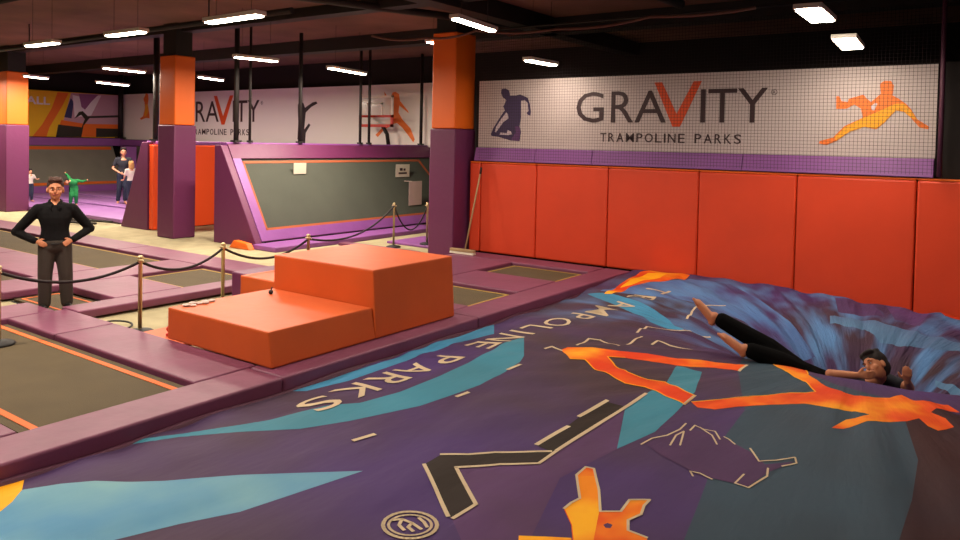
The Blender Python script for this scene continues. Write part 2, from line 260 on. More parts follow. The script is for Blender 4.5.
AIR_ART = [["air_brown",0,[[-0.678,7.395],[-0.57,7.339],[-0.464,7.26],[-0.366,7.262],[-0.27,7.263],[-0.182,7.21],[-0.097,7.147],[-0.015,7.082],[0.064,7.028],[0.065,6.792],[0.065,6.475],[0.065,6.235],[0.065,5.997],[0.066,5.783],[0.066,5.586],[0.066,5.389],[0.066,5.202],[0.066,5.035],[0.066,4.887],[0.066,4.752],[0.067,4.626],[0.067,4.506],[0.067,4.391],[0.016,4.36],[-0.035,4.324],[-0.086,4.282],[-0.137,4.233],[-0.187,4.182],[-0.237,4.133],[-0.287,4.087],[-0.336,4.046],[-0.387,4.008],[-0.437,3.973],[-0.436,4.098],[-0.434,4.231],[-0.432,4.371],[-0.431,4.521],[-0.429,4.683],[-0.428,4.859],[-0.427,5.054],[-0.426,5.267],[-0.436,5.496],[-0.446,5.735],[-0.456,5.98],[-0.505,6.222],[-0.558,6.483],[-0.616,6.775]]],["air_slate",0,[[-2.054,7.222],[-2.446,8.979],[-2.319,9.066],[-2.194,9.162],[-2.054,9.191],[-1.593,7.664],[-1.457,7.585],[-1.32,7.475],[-1.188,7.36],[-1.087,7.37],[-0.982,7.338],[-0.884,7.344],[-0.784,7.316],[-0.616,6.775],[-0.558,6.483],[-0.505,6.222],[-0.456,5.98],[-0.446,5.735],[-0.436,5.496],[-0.426,5.267],[-0.427,5.054],[-0.428,4.859],[-0.429,4.683],[-0.431,4.521],[-0.432,4.371],[-0.434,4.231],[-0.436,4.098],[-0.437,3.973],[-0.485,3.941],[-0.532,3.909],[-0.579,3.876],[-0.627,3.841],[-0.673,3.804],[-0.72,3.766],[-0.766,3.728],[-0.812,3.69],[-0.859,3.653],[-0.905,3.616],[-0.952,3.581],[-0.998,3.547],[-1.046,3.515],[-1.094,3.484],[-1.142,3.453],[-1.19,3.423],[-1.238,3.393],[-1.286,3.362],[-1.304,3.47],[-1.323,3.583],[-1.342,3.703],[-1.363,3.83],[-1.386,3.967],[-1.41,4.113],[-1.437,4.273],[-1.468,4.447],[-1.502,4.63],[-1.54,4.827],[-1.579,5.036],[-1.618,5.252],[-1.657,5.474],[-1.672,5.803],[-1.696,6.19],[-1.804,6.504],[-1.913,6.811]]],["air_plum",0,[[-3.013,3.757],[-2.959,3.824],[-2.905,3.894],[-2.844,3.965],[-2.78,4.033],[-2.713,4.098],[-2.642,4.157],[-2.569,4.212],[-2.496,4.269],[-2.501,4.507],[-2.499,4.699],[-2.498,4.906],[-2.499,5.13],[-2.502,5.373],[-2.506,5.635],[-2.393,5.345],[-2.29,5.079],[-2.189,4.822],[-2.216,4.653],[-2.241,4.488],[-2.263,4.329],[-2.285,4.178],[-2.231,3.999],[-2.182,3.833],[-2.134,3.677],[-2.089,3.529],[-2.045,3.389],[-2.003,3.255],[-2.054,3.215],[-2.105,3.174],[-2.154,3.132],[-2.202,3.088],[-2.291,3.159],[-2.388,3.237],[-2.498,3.329],[-2.621,3.435],[-2.749,3.543],[-2.877,3.646]]],["air_blue",0,[[-4.853,2.081],[-4.813,2.136],[-4.768,2.189],[-4.723,2.243],[-4.648,2.312],[-4.585,2.388],[-4.505,2.456],[-4.422,2.523],[-4.343,2.592],[-4.26,2.66],[-4.19,2.736],[-4.118,2.812],[-4.058,2.867],[-3.998,2.923],[-3.938,2.978],[-3.878,3.025],[-3.82,3.073],[-3.764,3.122],[-3.709,3.173],[-3.655,3.225],[-3.598,3.28],[-3.542,3.336],[-3.484,3.392],[-3.424,3.446],[-3.362,3.498],[-3.383,3.405],[-3.404,3.315],[-3.424,3.227],[-3.445,3.142],[-3.465,3.06],[-3.484,2.983],[-3.503,2.909],[-3.522,2.836],[-3.541,2.765],[-3.559,2.695],[-3.592,2.638],[-3.625,2.582],[-3.656,2.526],[-3.687,2.47],[-3.717,2.415],[-3.743,2.352],[-3.769,2.29],[-3.793,2.229],[-3.816,2.169],[-3.839,2.109],[-3.843,2.044],[-3.846,1.98],[-3.85,1.917],[-3.852,1.856],[-3.855,1.797],[-3.857,1.738],[-3.881,1.691],[-3.905,1.644],[-3.928,1.598],[-3.95,1.552],[-3.972,1.507],[-3.994,1.462],[-4.015,1.418],[-4.037,1.375],[-4.15,1.413],[-4.279,1.457],[-4.451,1.516],[-4.638,1.579],[-4.67,1.654],[-4.702,1.732],[-4.735,1.813],[-4.77,1.897],[-4.809,1.986]]],["air_yellow",0,[[-5.278,1.986],[-5.263,2.052],[-5.251,2.119],[-5.245,2.191],[-5.235,2.263],[-5.117,2.212],[-4.853,2.081],[-4.728,1.973],[-4.655,1.879],[-4.673,1.809],[-4.69,1.741],[-4.859,1.812],[-5.082,1.904]]],["air_teal",0,[[-5.114,2.69],[-5.146,2.858],[-5.095,2.919],[-5.035,2.976],[-4.977,3.033],[-4.944,3.107],[-4.929,3.194],[-4.894,3.27],[-4.833,3.33],[-4.764,3.384],[-4.704,3.445],[-4.66,3.519],[-4.62,3.625],[-4.566,3.722],[-4.531,3.838],[-4.495,3.958],[-4.457,4.078],[-4.425,4.21],[-4.356,4.309],[-4.286,4.41],[-4.262,4.543],[-4.233,4.673],[-4.197,4.802],[-4.188,4.967],[-4.183,5.143],[-4.181,5.331],[-4.197,5.578],[-4.218,5.846],[-4.261,6.161],[-4.342,6.555],[-4.368,6.828],[-4.375,7.087],[-3.924,6.364],[-3.851,6.174],[-3.765,5.695],[-3.747,5.351],[-3.776,5.204],[-3.799,5.056],[-3.822,4.847],[-3.837,4.638],[-3.876,4.511],[-3.919,4.392],[-3.964,4.281],[-4.011,4.174],[-4.056,4.068],[-4.103,3.983],[-4.147,3.897],[-4.188,3.811],[-4.228,3.725],[-4.285,3.66],[-4.344,3.597],[-4.403,3.536],[-4.462,3.475],[-4.523,3.416],[-4.586,3.359],[-4.665,3.314],[-4.752,3.274],[-4.826,3.225],[-4.869,3.156],[-4.879,3.066],[-4.91,2.992],[-4.976,2.941],[-5.042,2.889],[-5.087,2.826]]],["air_cyan",0,[[-5.058,4.336],[-5.059,4.501],[-5.061,4.674],[-5.06,4.851],[-5.043,5.021],[-5.002,5.166],[-4.963,5.318],[-5.011,5.572],[-4.998,5.76],[-5.013,5.988],[-5.025,6.223],[-4.999,6.412],[-5.087,6.76],[-5.082,7.0],[-5.069,7.238],[-5.091,7.542],[-4.702,6.97],[-4.769,6.782],[-4.828,6.589],[-4.795,6.233],[-4.857,6.018],[-4.806,5.722],[-4.835,5.534],[-4.793,5.275],[-4.787,5.095],[-4.796,4.938],[-4.807,4.788],[-4.854,4.666],[-4.894,4.54],[-4.928,4.414]]],["air_teal",0,[[-2.588,7.041],[-2.449,7.002],[-2.33,7.009],[-2.174,6.372],[-2.149,6.011],[-2.123,5.654],[-2.091,5.27],[-2.124,5.112],[-2.157,4.964],[-2.189,4.822],[-2.281,5.063],[-2.377,5.316],[-2.499,5.64],[-2.498,6.067],[-2.492,6.536]]],["air_cyan",0,[[-4.932,9.693],[-4.589,9.733],[-4.3,9.604],[-4.029,9.49],[-3.748,9.329],[-3.438,9.062],[-3.112,8.701],[-3.304,8.65],[-3.564,8.72],[-3.982,9.064],[-4.388,9.316]]],["air_blue2",0,[[-4.774,9.791],[-4.748,10.181],[-4.608,10.34],[-4.483,10.541],[-4.325,10.637],[-4.206,10.832],[-4.047,10.93],[-3.984,11.295],[-3.752,11.226],[-3.526,11.156],[-3.352,11.234],[-3.046,10.933],[-2.764,10.662],[-2.487,10.352],[-2.237,10.091],[-1.976,9.728],[-1.823,9.549],[-1.954,9.384],[-2.097,9.388],[-2.229,9.336],[-2.432,9.43],[-2.678,9.652],[-2.898,9.752],[-3.134,9.879],[-3.379,10.001],[-3.56,9.985],[-3.713,9.889],[-3.915,9.913],[-4.096,9.924],[-4.281,9.936],[-4.46,9.924],[-4.583,9.786]]],["air_cyan2",0,[[-1.847,10.535],[-1.708,10.593],[-1.565,10.617],[-1.431,10.691],[-1.283,10.646],[-1.13,10.618],[-0.984,10.626],[-0.824,10.43],[-0.686,10.5],[-0.537,10.366],[-0.402,10.41],[-0.264,10.29],[-0.256,10.084],[-0.386,10.08],[-0.522,10.14],[-0.652,10.064],[-0.797,10.161],[-0.927,10.083],[-1.073,10.148],[-1.209,10.104],[-1.414,10.384],[-1.604,10.327],[-1.805,10.317]]],["air_cyan2",0,[[-0.597,9.553],[-0.451,9.438],[-0.333,9.337],[-0.218,9.144],[-0.182,7.702],[-0.275,7.762],[-0.441,9.3],[-0.589,9.467]]],["air_violet",0,[[-1.949,11.44],[-1.737,11.515],[-1.532,11.62],[-1.254,10.869],[-1.458,10.881],[-1.645,10.746],[-1.791,10.762]]],["air_violet",0,[[-1.341,11.578],[-1.154,11.52],[-0.99,11.661],[-0.809,11.579],[-0.847,10.683],[-1.004,10.913],[-1.139,10.854]]],["air_flame",0,[[-4.657,9.68],[-4.771,10.641],[-4.839,11.367],[-4.611,11.732],[-4.324,11.601],[-4.063,11.514],[-4.011,11.107],[-4.177,10.84],[-4.358,10.62],[-4.52,10.263],[-4.542,9.699]]],["air_yellow",0,[[-4.66,10.221],[-4.732,10.814],[-4.683,11.322],[-4.344,11.308],[-4.346,10.983],[-4.513,10.801],[-4.544,10.388]]],["air_flame",0,[[-0.898,11.971],[-0.746,11.899],[-0.6,11.865],[-0.464,12.018],[-0.327,12.146],[-0.298,11.297],[-0.467,11.499],[-0.63,11.433]]],["air_yellow",0,[[-0.768,11.804],[-0.61,11.71],[-0.465,11.846],[-0.319,11.916],[-0.308,11.593],[-0.459,11.665],[-0.606,11.582]]],["air_flame",0,[[-3.758,6.832],[-3.737,6.929],[-3.627,7.0],[-3.516,7.067],[-3.374,7.1],[-3.239,7.146],[-3.116,7.213],[-2.991,7.274],[-2.827,7.271],[-2.654,7.229],[-2.465,7.345],[-2.335,7.409],[-2.201,7.497],[-2.041,7.49],[-2.054,7.244],[-2.269,7.205],[-2.367,7.133],[-2.467,7.064],[-2.659,7.042],[-2.817,6.984],[-2.958,6.975],[-3.102,6.968],[-3.247,6.868],[-3.07,6.667],[-2.862,6.495],[-2.646,6.452],[-2.502,6.512],[-2.309,6.371],[-2.136,6.262],[-2.136,6.023],[-2.35,6.127],[-2.59,6.264],[-2.758,6.21],[-2.964,6.332],[-3.173,6.443],[-3.371,6.618],[-3.494,6.536]]],["air_yellow",0.014,[[-3.102,6.968],[-3.247,6.868],[-3.07,6.667],[-2.862,6.495],[-2.646,6.452],[-2.502,6.512],[-2.309,6.371],[-2.136,6.262],[-2.136,6.023],[-2.35,6.127],[-2.59,6.264],[-2.758,6.21],[-2.964,6.332],[-3.173,6.443],[-3.371,6.618],[-3.494,6.536]]],["air_flame",0,[[-2.112,6.114],[-2.038,6.223],[-1.96,6.328],[-1.852,6.456],[-1.77,6.535],[-1.693,6.632],[-1.612,6.72],[-1.526,6.785],[-1.431,6.923],[-1.328,7.034],[-1.469,7.302],[-1.63,7.455],[-1.843,7.671],[-2.013,9.265],[-1.504,7.594],[-1.291,7.277],[-1.131,7.183],[-0.953,7.227],[-0.788,7.343],[-0.716,7.506],[-0.615,7.381],[-0.488,7.405],[-0.362,7.428],[-0.273,7.308],[-0.313,7.292],[-0.434,7.243],[-0.467,7.137],[-0.36,7.05],[-0.292,6.89],[-0.387,6.717],[-0.459,6.763],[-0.53,6.898],[-0.597,6.752],[-0.744,6.615],[-0.853,6.513],[-0.978,6.263],[-1.05,6.206],[-0.998,6.51],[-0.859,6.708],[-0.974,6.769],[-1.134,6.671],[-1.233,6.667],[-1.33,6.639],[-1.428,6.565],[-1.517,6.454],[-1.595,6.362],[-1.682,6.31],[-1.765,6.245],[-1.897,6.055],[-2.035,6.036]]],["air_yellow",0.012,[[-2.112,6.114],[-1.96,6.328],[-1.852,6.456],[-1.526,6.785],[-1.328,7.034],[-1.469,7.302],[-1.63,7.455],[-1.843,7.671],[-2.013,9.265],[-1.504,7.594]]],["air_flame",0,[[-2.081,3.862],[-2.08,3.95],[-2.064,4.03],[-2.22,4.279],[-2.227,4.422],[-2.175,4.437],[-2.02,4.198],[-1.887,3.948],[-1.786,4.009],[-1.803,4.169],[-1.704,4.243],[-1.703,4.154],[-1.676,4.047],[-1.709,3.94],[-1.663,3.837],[-1.549,3.831],[-1.465,3.67],[-1.518,3.629],[-1.57,3.588],[-1.623,3.547],[-1.675,3.508],[-1.729,3.47],[-1.783,3.433],[-1.867,3.573],[-1.958,3.724]]],["air_white",0.016,[[-2.081,3.862],[-2.08,3.95],[-2.064,4.03],[-2.22,4.279],[-2.227,4.422],[-2.175,4.437],[-2.02,4.198],[-1.887,3.948],[-1.786,4.009],[-1.803,4.169],[-1.704,4.243],[-1.703,4.154],[-1.676,4.047],[-1.709,3.94],[-1.663,3.837],[-1.549,3.831]]],["air_flame_yellow",0,[[-2.077,3.865],[-2.075,3.941],[-2.053,4.025],[-2.206,4.267],[-2.164,4.321],[-2.128,4.352],[-2.023,4.196],[-1.893,3.945],[-1.829,3.778],[-1.769,3.623],[-1.714,3.48],[-1.777,3.437],[-1.862,3.577],[-1.954,3.727]]],["air_flame_yellow",0,[[-2.132,3.446],[-2.075,3.489],[-2.015,3.53],[-1.953,3.565],[-1.889,3.597],[-1.783,3.433],[-1.845,3.393],[-1.907,3.352],[-1.968,3.311],[-2.027,3.267]]],["air_plumdark",0,[[-1.805,3.818],[-1.793,3.849],[-1.761,3.846],[-1.754,3.805],[-1.779,3.795]]],["air_black",0,[[-3.092,3.791],[-2.937,3.671],[-2.8,3.569],[-2.665,3.464],[-2.531,3.355],[-2.52,3.459],[-2.508,3.566],[-2.638,3.678],[-2.771,3.788],[-2.905,3.894],[-2.843,3.972],[-2.778,4.048],[-2.708,4.12],[-2.638,4.171],[-2.567,4.22],[-2.496,4.269],[-2.509,4.521],[-2.507,4.719],[-2.506,4.933],[-2.507,5.165],[-2.511,5.42],[-2.512,5.688],[-2.67,5.64],[-2.678,5.42],[-2.683,5.206],[-2.651,4.831],[-2.661,4.518],[-2.529,4.486],[-2.606,4.428],[-2.687,4.373],[-2.766,4.318],[-2.842,4.257],[-2.908,4.189],[-2.973,4.119],[-3.037,4.051],[-3.104,3.987]]],["air_white",0.026,[[-3.092,3.791],[-2.819,3.577],[-2.553,3.355]]],["air_white",0.026,[[-2.514,3.352],[-2.508,3.566],[-2.701,3.729],[-2.905,3.894],[-2.708,4.12],[-2.496,4.269],[-2.501,4.507]]],["air_white",0.026,[[-3.104,3.987],[-2.963,4.106],[-2.842,4.257],[-2.529,4.486]]],["air_white",0.038,[[-2.67,4.533],[-2.652,4.956]]],["air_white",0.034,[[-2.688,5.2],[-2.673,5.666]]],["air_white",0.03,[[-2.504,4.526],[-2.503,5.024],[-2.509,5.661],[-2.498,6.067]]],["air_white",0.038,[[-3.741,3.795],[-3.708,3.965]]],["air_white",0.038,[[-3.742,5.01],[-3.724,5.142]]],["air_white",0.038,[[-3.798,5.879],[-3.792,6.082]]],["air_white",0.026,[[-2.142,6.017],[-2.138,6.267]]],["air_white",0.026,[[-2.05,7.24],[-2.045,7.487]]],["air_white",0.026,[[-3.906,6.75],[-3.875,6.841],[-3.736,6.809]]],["air_white",0.026,[[-3.685,7.041],[-3.717,7.38],[-3.599,7.413],[-3.306,7.266]]],["air_white",0.026,[[-3.43,8.018],[-3.502,8.48],[-3.161,8.668],[-2.878,8.914]]],["air_white",0.026,[[-3.27,7.387],[-3.295,7.844]]],["air_white",0.025,[[-3.081,7.612],[-3.07,7.752],[-2.921,7.719],[-2.688,7.743]]],["air_white",0.03,[[-3.278,9.225],[-3.339,9.577],[-3.286,9.93],[-3.062,10.071]]],["air_white",0.03,[[-2.685,9.55],[-2.547,9.497],[-2.427,9.412]]],["air_plumdark",0,[[-2.062,5.016],[-2.022,5.17],[-1.983,5.338],[-1.944,5.518],[-1.82,5.54],[-1.691,5.534],[-1.56,5.466],[-1.424,5.354],[-1.277,5.179],[-1.206,5.284],[-1.133,5.388],[-1.179,5.24],[-1.223,5.093],[-1.274,4.772],[-1.348,4.771],[-1.427,4.781],[-1.508,4.794],[-1.586,4.793],[-1.689,4.829],[-1.793,4.861],[-1.907,4.909]]],["air_white",0.013,[[-2.078,4.982],[-2.057,5.13],[-1.994,5.261],[-1.964,5.444],[-1.971,5.591]]],["air_white",0.013,[[-1.912,5.108],[-1.946,5.314],[-1.929,5.433],[-1.858,5.16]]],["air_white",0.013,[[-1.902,5.488],[-1.907,5.611],[-1.828,5.584],[-1.746,5.59],[-1.669,5.464]]],["air_white",0.013,[[-1.659,5.527],[-1.617,5.508],[-1.555,5.448]]],["air_white",0.013,[[-1.865,5.603],[-1.739,5.499],[-1.659,5.364]]],["air_white",0.013,[[-1.44,5.414],[-1.322,5.201],[-1.236,5.303],[-1.148,5.456],[-1.117,5.362],[-1.182,5.238]]],["air_white",0.013,[[-1.245,5.13],[-1.218,5.001],[-1.266,4.753],[-1.355,4.771],[-1.346,4.935]]],["air_white",0.013,[[-1.617,4.746],[-1.657,4.804],[-1.597,4.823],[-1.501,4.774]]],["air_white",0.022,[[-2.537,3.235],[-2.519,3.206],[-2.508,3.175],[-2.504,3.143],[-2.509,3.111],[-2.52,3.082],[-2.538,3.055],[-2.562,3.034],[-2.591,3.018],[-2.623,3.009],[-2.658,3.007],[-2.693,3.011],[-2.727,3.022],[-2.757,3.039],[-2.782,3.06],[-2.801,3.087],[-2.814,3.117],[-2.818,3.149],[-2.816,3.182],[-2.805,3.214],[-2.788,3.244],[-2.763,3.268],[-2.734,3.287],[-2.7,3.298],[-2.664,3.301],[-2.628,3.295],[-2.593,3.281],[-2.563,3.261],[-2.537,3.235]]],["air_white",0.016,[[-2.563,3.218],[-2.548,3.196],[-2.54,3.172],[-2.538,3.147],[-2.542,3.122],[-2.551,3.099],[-2.566,3.078],[-2.585,3.061],[-2.608,3.049],[-2.634,3.041],[-2.662,3.039],[-2.689,3.042],[-2.715,3.05],[-2.738,3.062],[-2.758,3.079],[-2.772,3.099],[-2.781,3.123],[-2.784,3.147],[-2.781,3.173],[-2.773,3.198],[-2.758,3.22],[-2.739,3.239],[-2.715,3.254],[-2.688,3.263],[-2.66,3.265],[-2.632,3.261],[-2.605,3.252],[-2.582,3.237],[-2.563,3.218]]],["air_white",0.02,[[-2.775,3.136],[-2.743,3.175],[-2.667,3.174],[-2.581,3.149]]],["air_white",0.02,[[-2.743,3.175],[-2.711,3.114],[-2.651,3.087]]],["air_white",0.02,[[-2.667,3.174],[-2.655,3.126],[-2.602,3.106]]],["air_white",0.02,[[-2.673,3.242],[-2.62,3.221],[-2.568,3.186]]]]
BANNER_ART = [["figure_violet",11.64,[[-7.861,3.229],[-7.777,3.235],[-7.694,3.197],[-7.675,3.101],[-7.56,3.098],[-7.447,3.118],[-7.284,3.052],[-7.233,2.93],[-7.208,2.795],[-7.218,2.719],[-7.26,2.735],[-7.302,2.768],[-7.259,2.809],[-7.282,2.958],[-7.347,3.013],[-7.427,3.0],[-7.419,2.687],[-7.447,2.524],[-7.412,2.428],[-7.44,2.251],[-7.636,2.261],[-7.921,2.327],[-8.057,2.339],[-8.092,2.367],[-8.043,2.479],[-7.913,2.661],[-7.783,2.826],[-7.818,2.896],[-7.755,3.019],[-7.84,3.076],[-7.876,3.16]]],["figure_light",11.639,[[-7.748,2.785],[-7.714,2.757],[-7.696,2.674],[-7.81,2.605],[-7.973,2.41],[-7.997,2.424],[-7.976,2.507],[-7.862,2.661]]],["figure_light",11.639,[[-7.707,2.454],[-7.64,2.435],[-7.606,2.38],[-7.688,2.363],[-7.888,2.369],[-7.872,2.405],[-7.722,2.398]]],["figure_plum",11.638,[[-7.543,2.523],[-7.446,2.524],[-7.421,2.428],[-7.448,2.256],[-7.635,2.27],[-7.524,2.414]]],["figure_orange",11.64,[[-2.072,2.981],[-2.029,2.98],[-2.005,2.909],[-1.918,2.895],[-1.909,2.942],[-1.72,2.997],[-1.687,2.95],[-1.622,2.891],[-1.502,3.004],[-1.517,3.143],[-1.467,3.183],[-1.385,3.18],[-1.347,3.115],[-1.359,2.978],[-1.297,2.943],[-1.195,2.862],[-1.134,2.793],[-1.051,2.647],[-0.952,2.579],[-0.908,2.546],[-0.921,2.513],[-1.018,2.534],[-1.13,2.669],[-1.211,2.749],[-1.312,2.772],[-1.448,2.601],[-1.548,2.509],[-1.695,2.543],[-1.884,2.471],[-2.053,2.339],[-2.183,2.277],[-2.284,2.299],[-2.273,2.336],[-2.098,2.386],[-1.951,2.553],[-1.72,2.671],[-1.745,2.799],[-1.832,2.859],[-1.937,2.801],[-2.067,2.798]]],["figure_yellow",11.639,[[-1.73,2.659],[-1.495,2.774],[-1.315,2.864],[-1.215,2.862],[-1.133,2.771],[-1.05,2.635],[-1.13,2.674],[-1.212,2.753],[-1.312,2.777],[-1.448,2.606],[-1.548,2.516],[-1.695,2.547],[-1.884,2.476],[-2.052,2.344],[-2.076,2.386],[-1.939,2.542]]],["figure_light",11.638,[[-1.62,2.833],[-1.57,2.879],[-1.539,2.867],[-1.577,2.775],[-1.608,2.779]]],["figure_orange",16.4,[[-27.827,3.889],[-27.684,3.847],[-27.646,3.648],[-27.692,3.451],[-27.565,3.015],[-27.563,2.897],[-27.812,2.917],[-28.17,2.838],[-28.243,2.898],[-28.028,2.978],[-27.889,3.295],[-27.929,3.534],[-28.003,3.654]]],["figure_yellow",16.399,[[-27.89,3.454],[-27.69,3.451],[-27.636,3.174],[-27.811,2.977],[-27.918,2.977]]],["figure_dark",16.4,[[-18.942,3.324],[-18.832,3.424],[-18.681,3.371],[-18.604,3.219],[-18.24,3.39],[-18.081,3.413],[-18.022,3.352],[-18.31,3.241],[-18.563,3.068],[-18.595,2.816],[-18.626,2.514],[-18.408,2.716],[-18.334,2.666],[-18.549,2.414],[-18.579,2.061],[-18.765,2.057],[-18.806,2.209],[-18.941,2.197],[-18.908,2.766],[-18.938,3.121]]],["figure_orange",16.4,[[-15.156,3.655],[-15.095,3.589],[-15.035,3.5],[-14.86,3.519],[-14.833,3.626],[-14.718,3.646],[-14.584,3.578],[-14.539,3.383],[-14.219,3.079],[-14.189,3.015],[-14.564,3.254],[-14.588,3.039],[-14.44,2.845],[-14.123,2.589],[-13.948,2.271],[-14.001,2.185],[-14.145,2.332],[-14.434,2.608],[-14.638,2.737],[-14.84,2.693],[-15.188,2.495],[-15.392,2.317],[-15.484,2.382],[-15.307,2.516],[-15.017,2.78],[-14.935,2.998],[-14.969,3.216],[-15.121,3.436]]]]
AD_ART = [["ad_yellow",-29.59,[[12.16,3.85],[14.38,3.8],[14.14,2.81],[13.84,2.09],[12.17,2.06]]],["ad_orange",-29.580000000000002,[[13.88,3.8],[14.29,3.79],[14.07,3.31],[13.59,2.45],[13.49,2.09],[12.99,2.08],[13.33,2.55],[13.67,3.18]]],["ad_pink",-29.585,[[14.38,3.8],[16.41,3.86],[16.42,2.14],[13.84,2.09],[14.13,2.81]]],["ad_navy",-29.57,[[14.37,3.61],[14.48,3.45],[14.4,2.82],[14.13,2.86],[14.23,3.21]]],["ad_white",-29.575000000000003,[[14.43,3.73],[14.68,3.69],[14.8,3.24],[15.08,3.54],[15.43,3.77],[15.55,3.78],[15.15,2.96],[14.52,2.88]]],["ad_purple",-29.57,[[14.68,3.78],[15.43,3.8],[15.14,3.49],[14.91,3.18],[14.77,3.29]]],["ad_orange",-29.57,[[14.02,2.75],[14.91,2.63],[16.35,2.65],[16.35,2.14],[13.83,2.09]]],["ad_dark",-29.560000000000002,[[13.91,2.57],[14.8,2.49],[14.77,2.11],[13.83,2.09]]],["ad_dark",-29.560000000000002,[[15.35,2.47],[16.25,2.47],[16.28,2.14],[15.35,2.12]]],["ad_dark",-29.562,[[14.51,2.82],[14.68,3.09],[14.82,3.12],[15.02,2.93],[16.34,3.03],[16.34,2.94],[15.08,2.86],[14.85,2.55],[14.77,2.11],[14.69,2.11],[14.8,2.54],[14.91,2.81],[14.76,2.98]]]]

# ------------------------------------------------------------------ setting
CEIL=4.65
bm=bmesh.new()
# floor with a well for the airbag
for x0,x1,y0,y1 in ((-30.5,-5.08,-4,17),(3.5,4.5,-4,17),(-5.08,3.5,-4,.3),(-5.08,3.5,11.95,17)): box(bm,x0,x1,y0,y1,-1.6,0)
struct(obj('floor',bm,'carpet'))
struct(simple_box('floor_pit',(-5.08,3.5,.3,11.95,-1.7,-1.6),'dark_wall'))
struct(simple_box('ceiling',(-30.5,4.5,-4,17,CEIL,CEIL+.2),'concrete'))
struct(simple_box('wall_back',(-30.5,4.5,16.6,16.8,0,CEIL),'dark_wall'))
struct(simple_box('wall_left',(-30.2,-29.9,-4,16.6,0,CEIL),'dark_wall'))
struct(simple_box('wall_right',(4.2,4.4,-4,16.6,0,CEIL),'dark_wall'))
struct(simple_box('wall_front',(-29.9,4.2,-3.8,-3.6,0,CEIL),'dark_wall'))
# beams under the ceiling
bm=bmesh.new()
for y,w,d in ((9.6,.3,.18),): box(bm,-29.9,4.2,y-w/2,y+w/2,CEIL-d,CEIL)
struct(obj('trim_1',bm,'black_steel'))
bm=bmesh.new(); box(bm,-29.9,4.2,12.6,12.95,CEIL-.3,CEIL); struct(obj('trim_2',bm,'black_steel'))
bm=bmesh.new(); box(bm,-7.6,-7.25,-3.6,16.6,CEIL-.3,CEIL); struct(obj('trim_3',bm,'black_steel'))
# ------------------------------------------------------------------ services below the ceiling
def pipe(name,a,b,r,label,cat,m='black_steel'):
    A=Vector(a); B=Vector(b); t=thing(name,label,cat,a)
    bm=bmesh.new(); tube(bm,[(0,0,0),tuple(B-A)],r,10); obj('pipe',bm,m,t)
    for u in (.12,.5,.88):
        p=(B-A)*u; bm=bmesh.new(); tube(bm,[(p.x,p.y,p.z+r*.7),(p.x,p.y,CEIL-A.z)],.012,6); obj('hanger',bm,m,t)
    return t
pipe('duct_pipe',(-27,8.0,4.16),(-9,7.65,4.16),.05,'long thin black pipe running level under the left ceiling, above the far row of lamps','pipe')
pipe('duct_pipe',(-10.0,6.6,4.5),(-7.9,12.3,4.5),.07,'black pipe slanting across the ceiling left of the tall orange column by the red wall','pipe')
pipe('duct_pipe',(-4.4,4.5,4.35),(-4.3,11.4,4.45),.08,'thick dark pipe running under the ceiling above the landing airbag towards the far wall','pipe')
pipe('duct_pipe',(-27,5.4,4.26),(-12,5.2,4.26),.045,'black pipe running under the ceiling above the nearest row of lamps','pipe')
# ventilation duct, top left
bm=bmesh.new(); box(bm,-11.6,-8.6,4.6,5.4,4.4,CEIL-.001); tag(obj('air_duct',bm,'black_steel'),'wide flat black duct under the ceiling at the top left','duct')
# cable tray with hanging cables
bm=bmesh.new()
pts=[(-9.0,9.4,4.0),(-8.0,9.6,3.92),(-7,9.7,3.99),(-5.6,9.8,3.93),(-4.2,10.0,4.03),(-2.5,10.1,4.08)]
sm=[]
for i in range(len(pts)-1):
    for k in range(6):
        t=k/6; a,b=Vector(pts[i]),Vector(pts[i+1]); p=a.lerp(b,t); p.z-=.05*math.sin(PI*t); sm.append(p)
tube(bm,sm,.02,6); tag(obj('hanging_cable',bm,'concrete'),'loose cable drooping under the ceiling beside the tall orange column','cable')

# ------------------------------------------------------------------ lamps
def lamp(a,b,w,label,group='ceiling tube lamps',power=34,hidden=False):
    a=Vector(a); b=Vector(b); c=(a+b)/2; d=b-a; L=d.length; ang=math.atan2(d.y,d.x)
    t=thing('ceiling_lamp',label,'lamp',(c.x,c.y,c.z),ang,group)
    bm=bmesh.new(); box(bm,-L/2-.03,L/2+.03,-w/2-.02,w/2+.02,.02,.075,bev=.008); obj('housing',bm,'white_paint',t)
    bm=bmesh.new(); box(bm,-L/2,L/2,-w/2,w/2,0,.02,bev=.006); obj('diffuser',bm,'tube',t)
    for s in (-1,1):
        bm=bmesh.new(); tube(bm,[(s*L*.35,0,.075),(s*L*.35,0,CEIL-c.z)],.003,6); obj('hanging_rod',bm,'black_steel',t)
    li=bpy.data.lights.new('lamp_light','AREA'); li.shape='RECTANGLE'; li.size=L; li.size_y=w; li.energy=power; li.color=(1,.84,.68)
    lo=link(bpy.data.objects.new('lamp_light',li)); lo.parent=t; lo.location=(0,0,-.006)
    return t
ZL=3.7
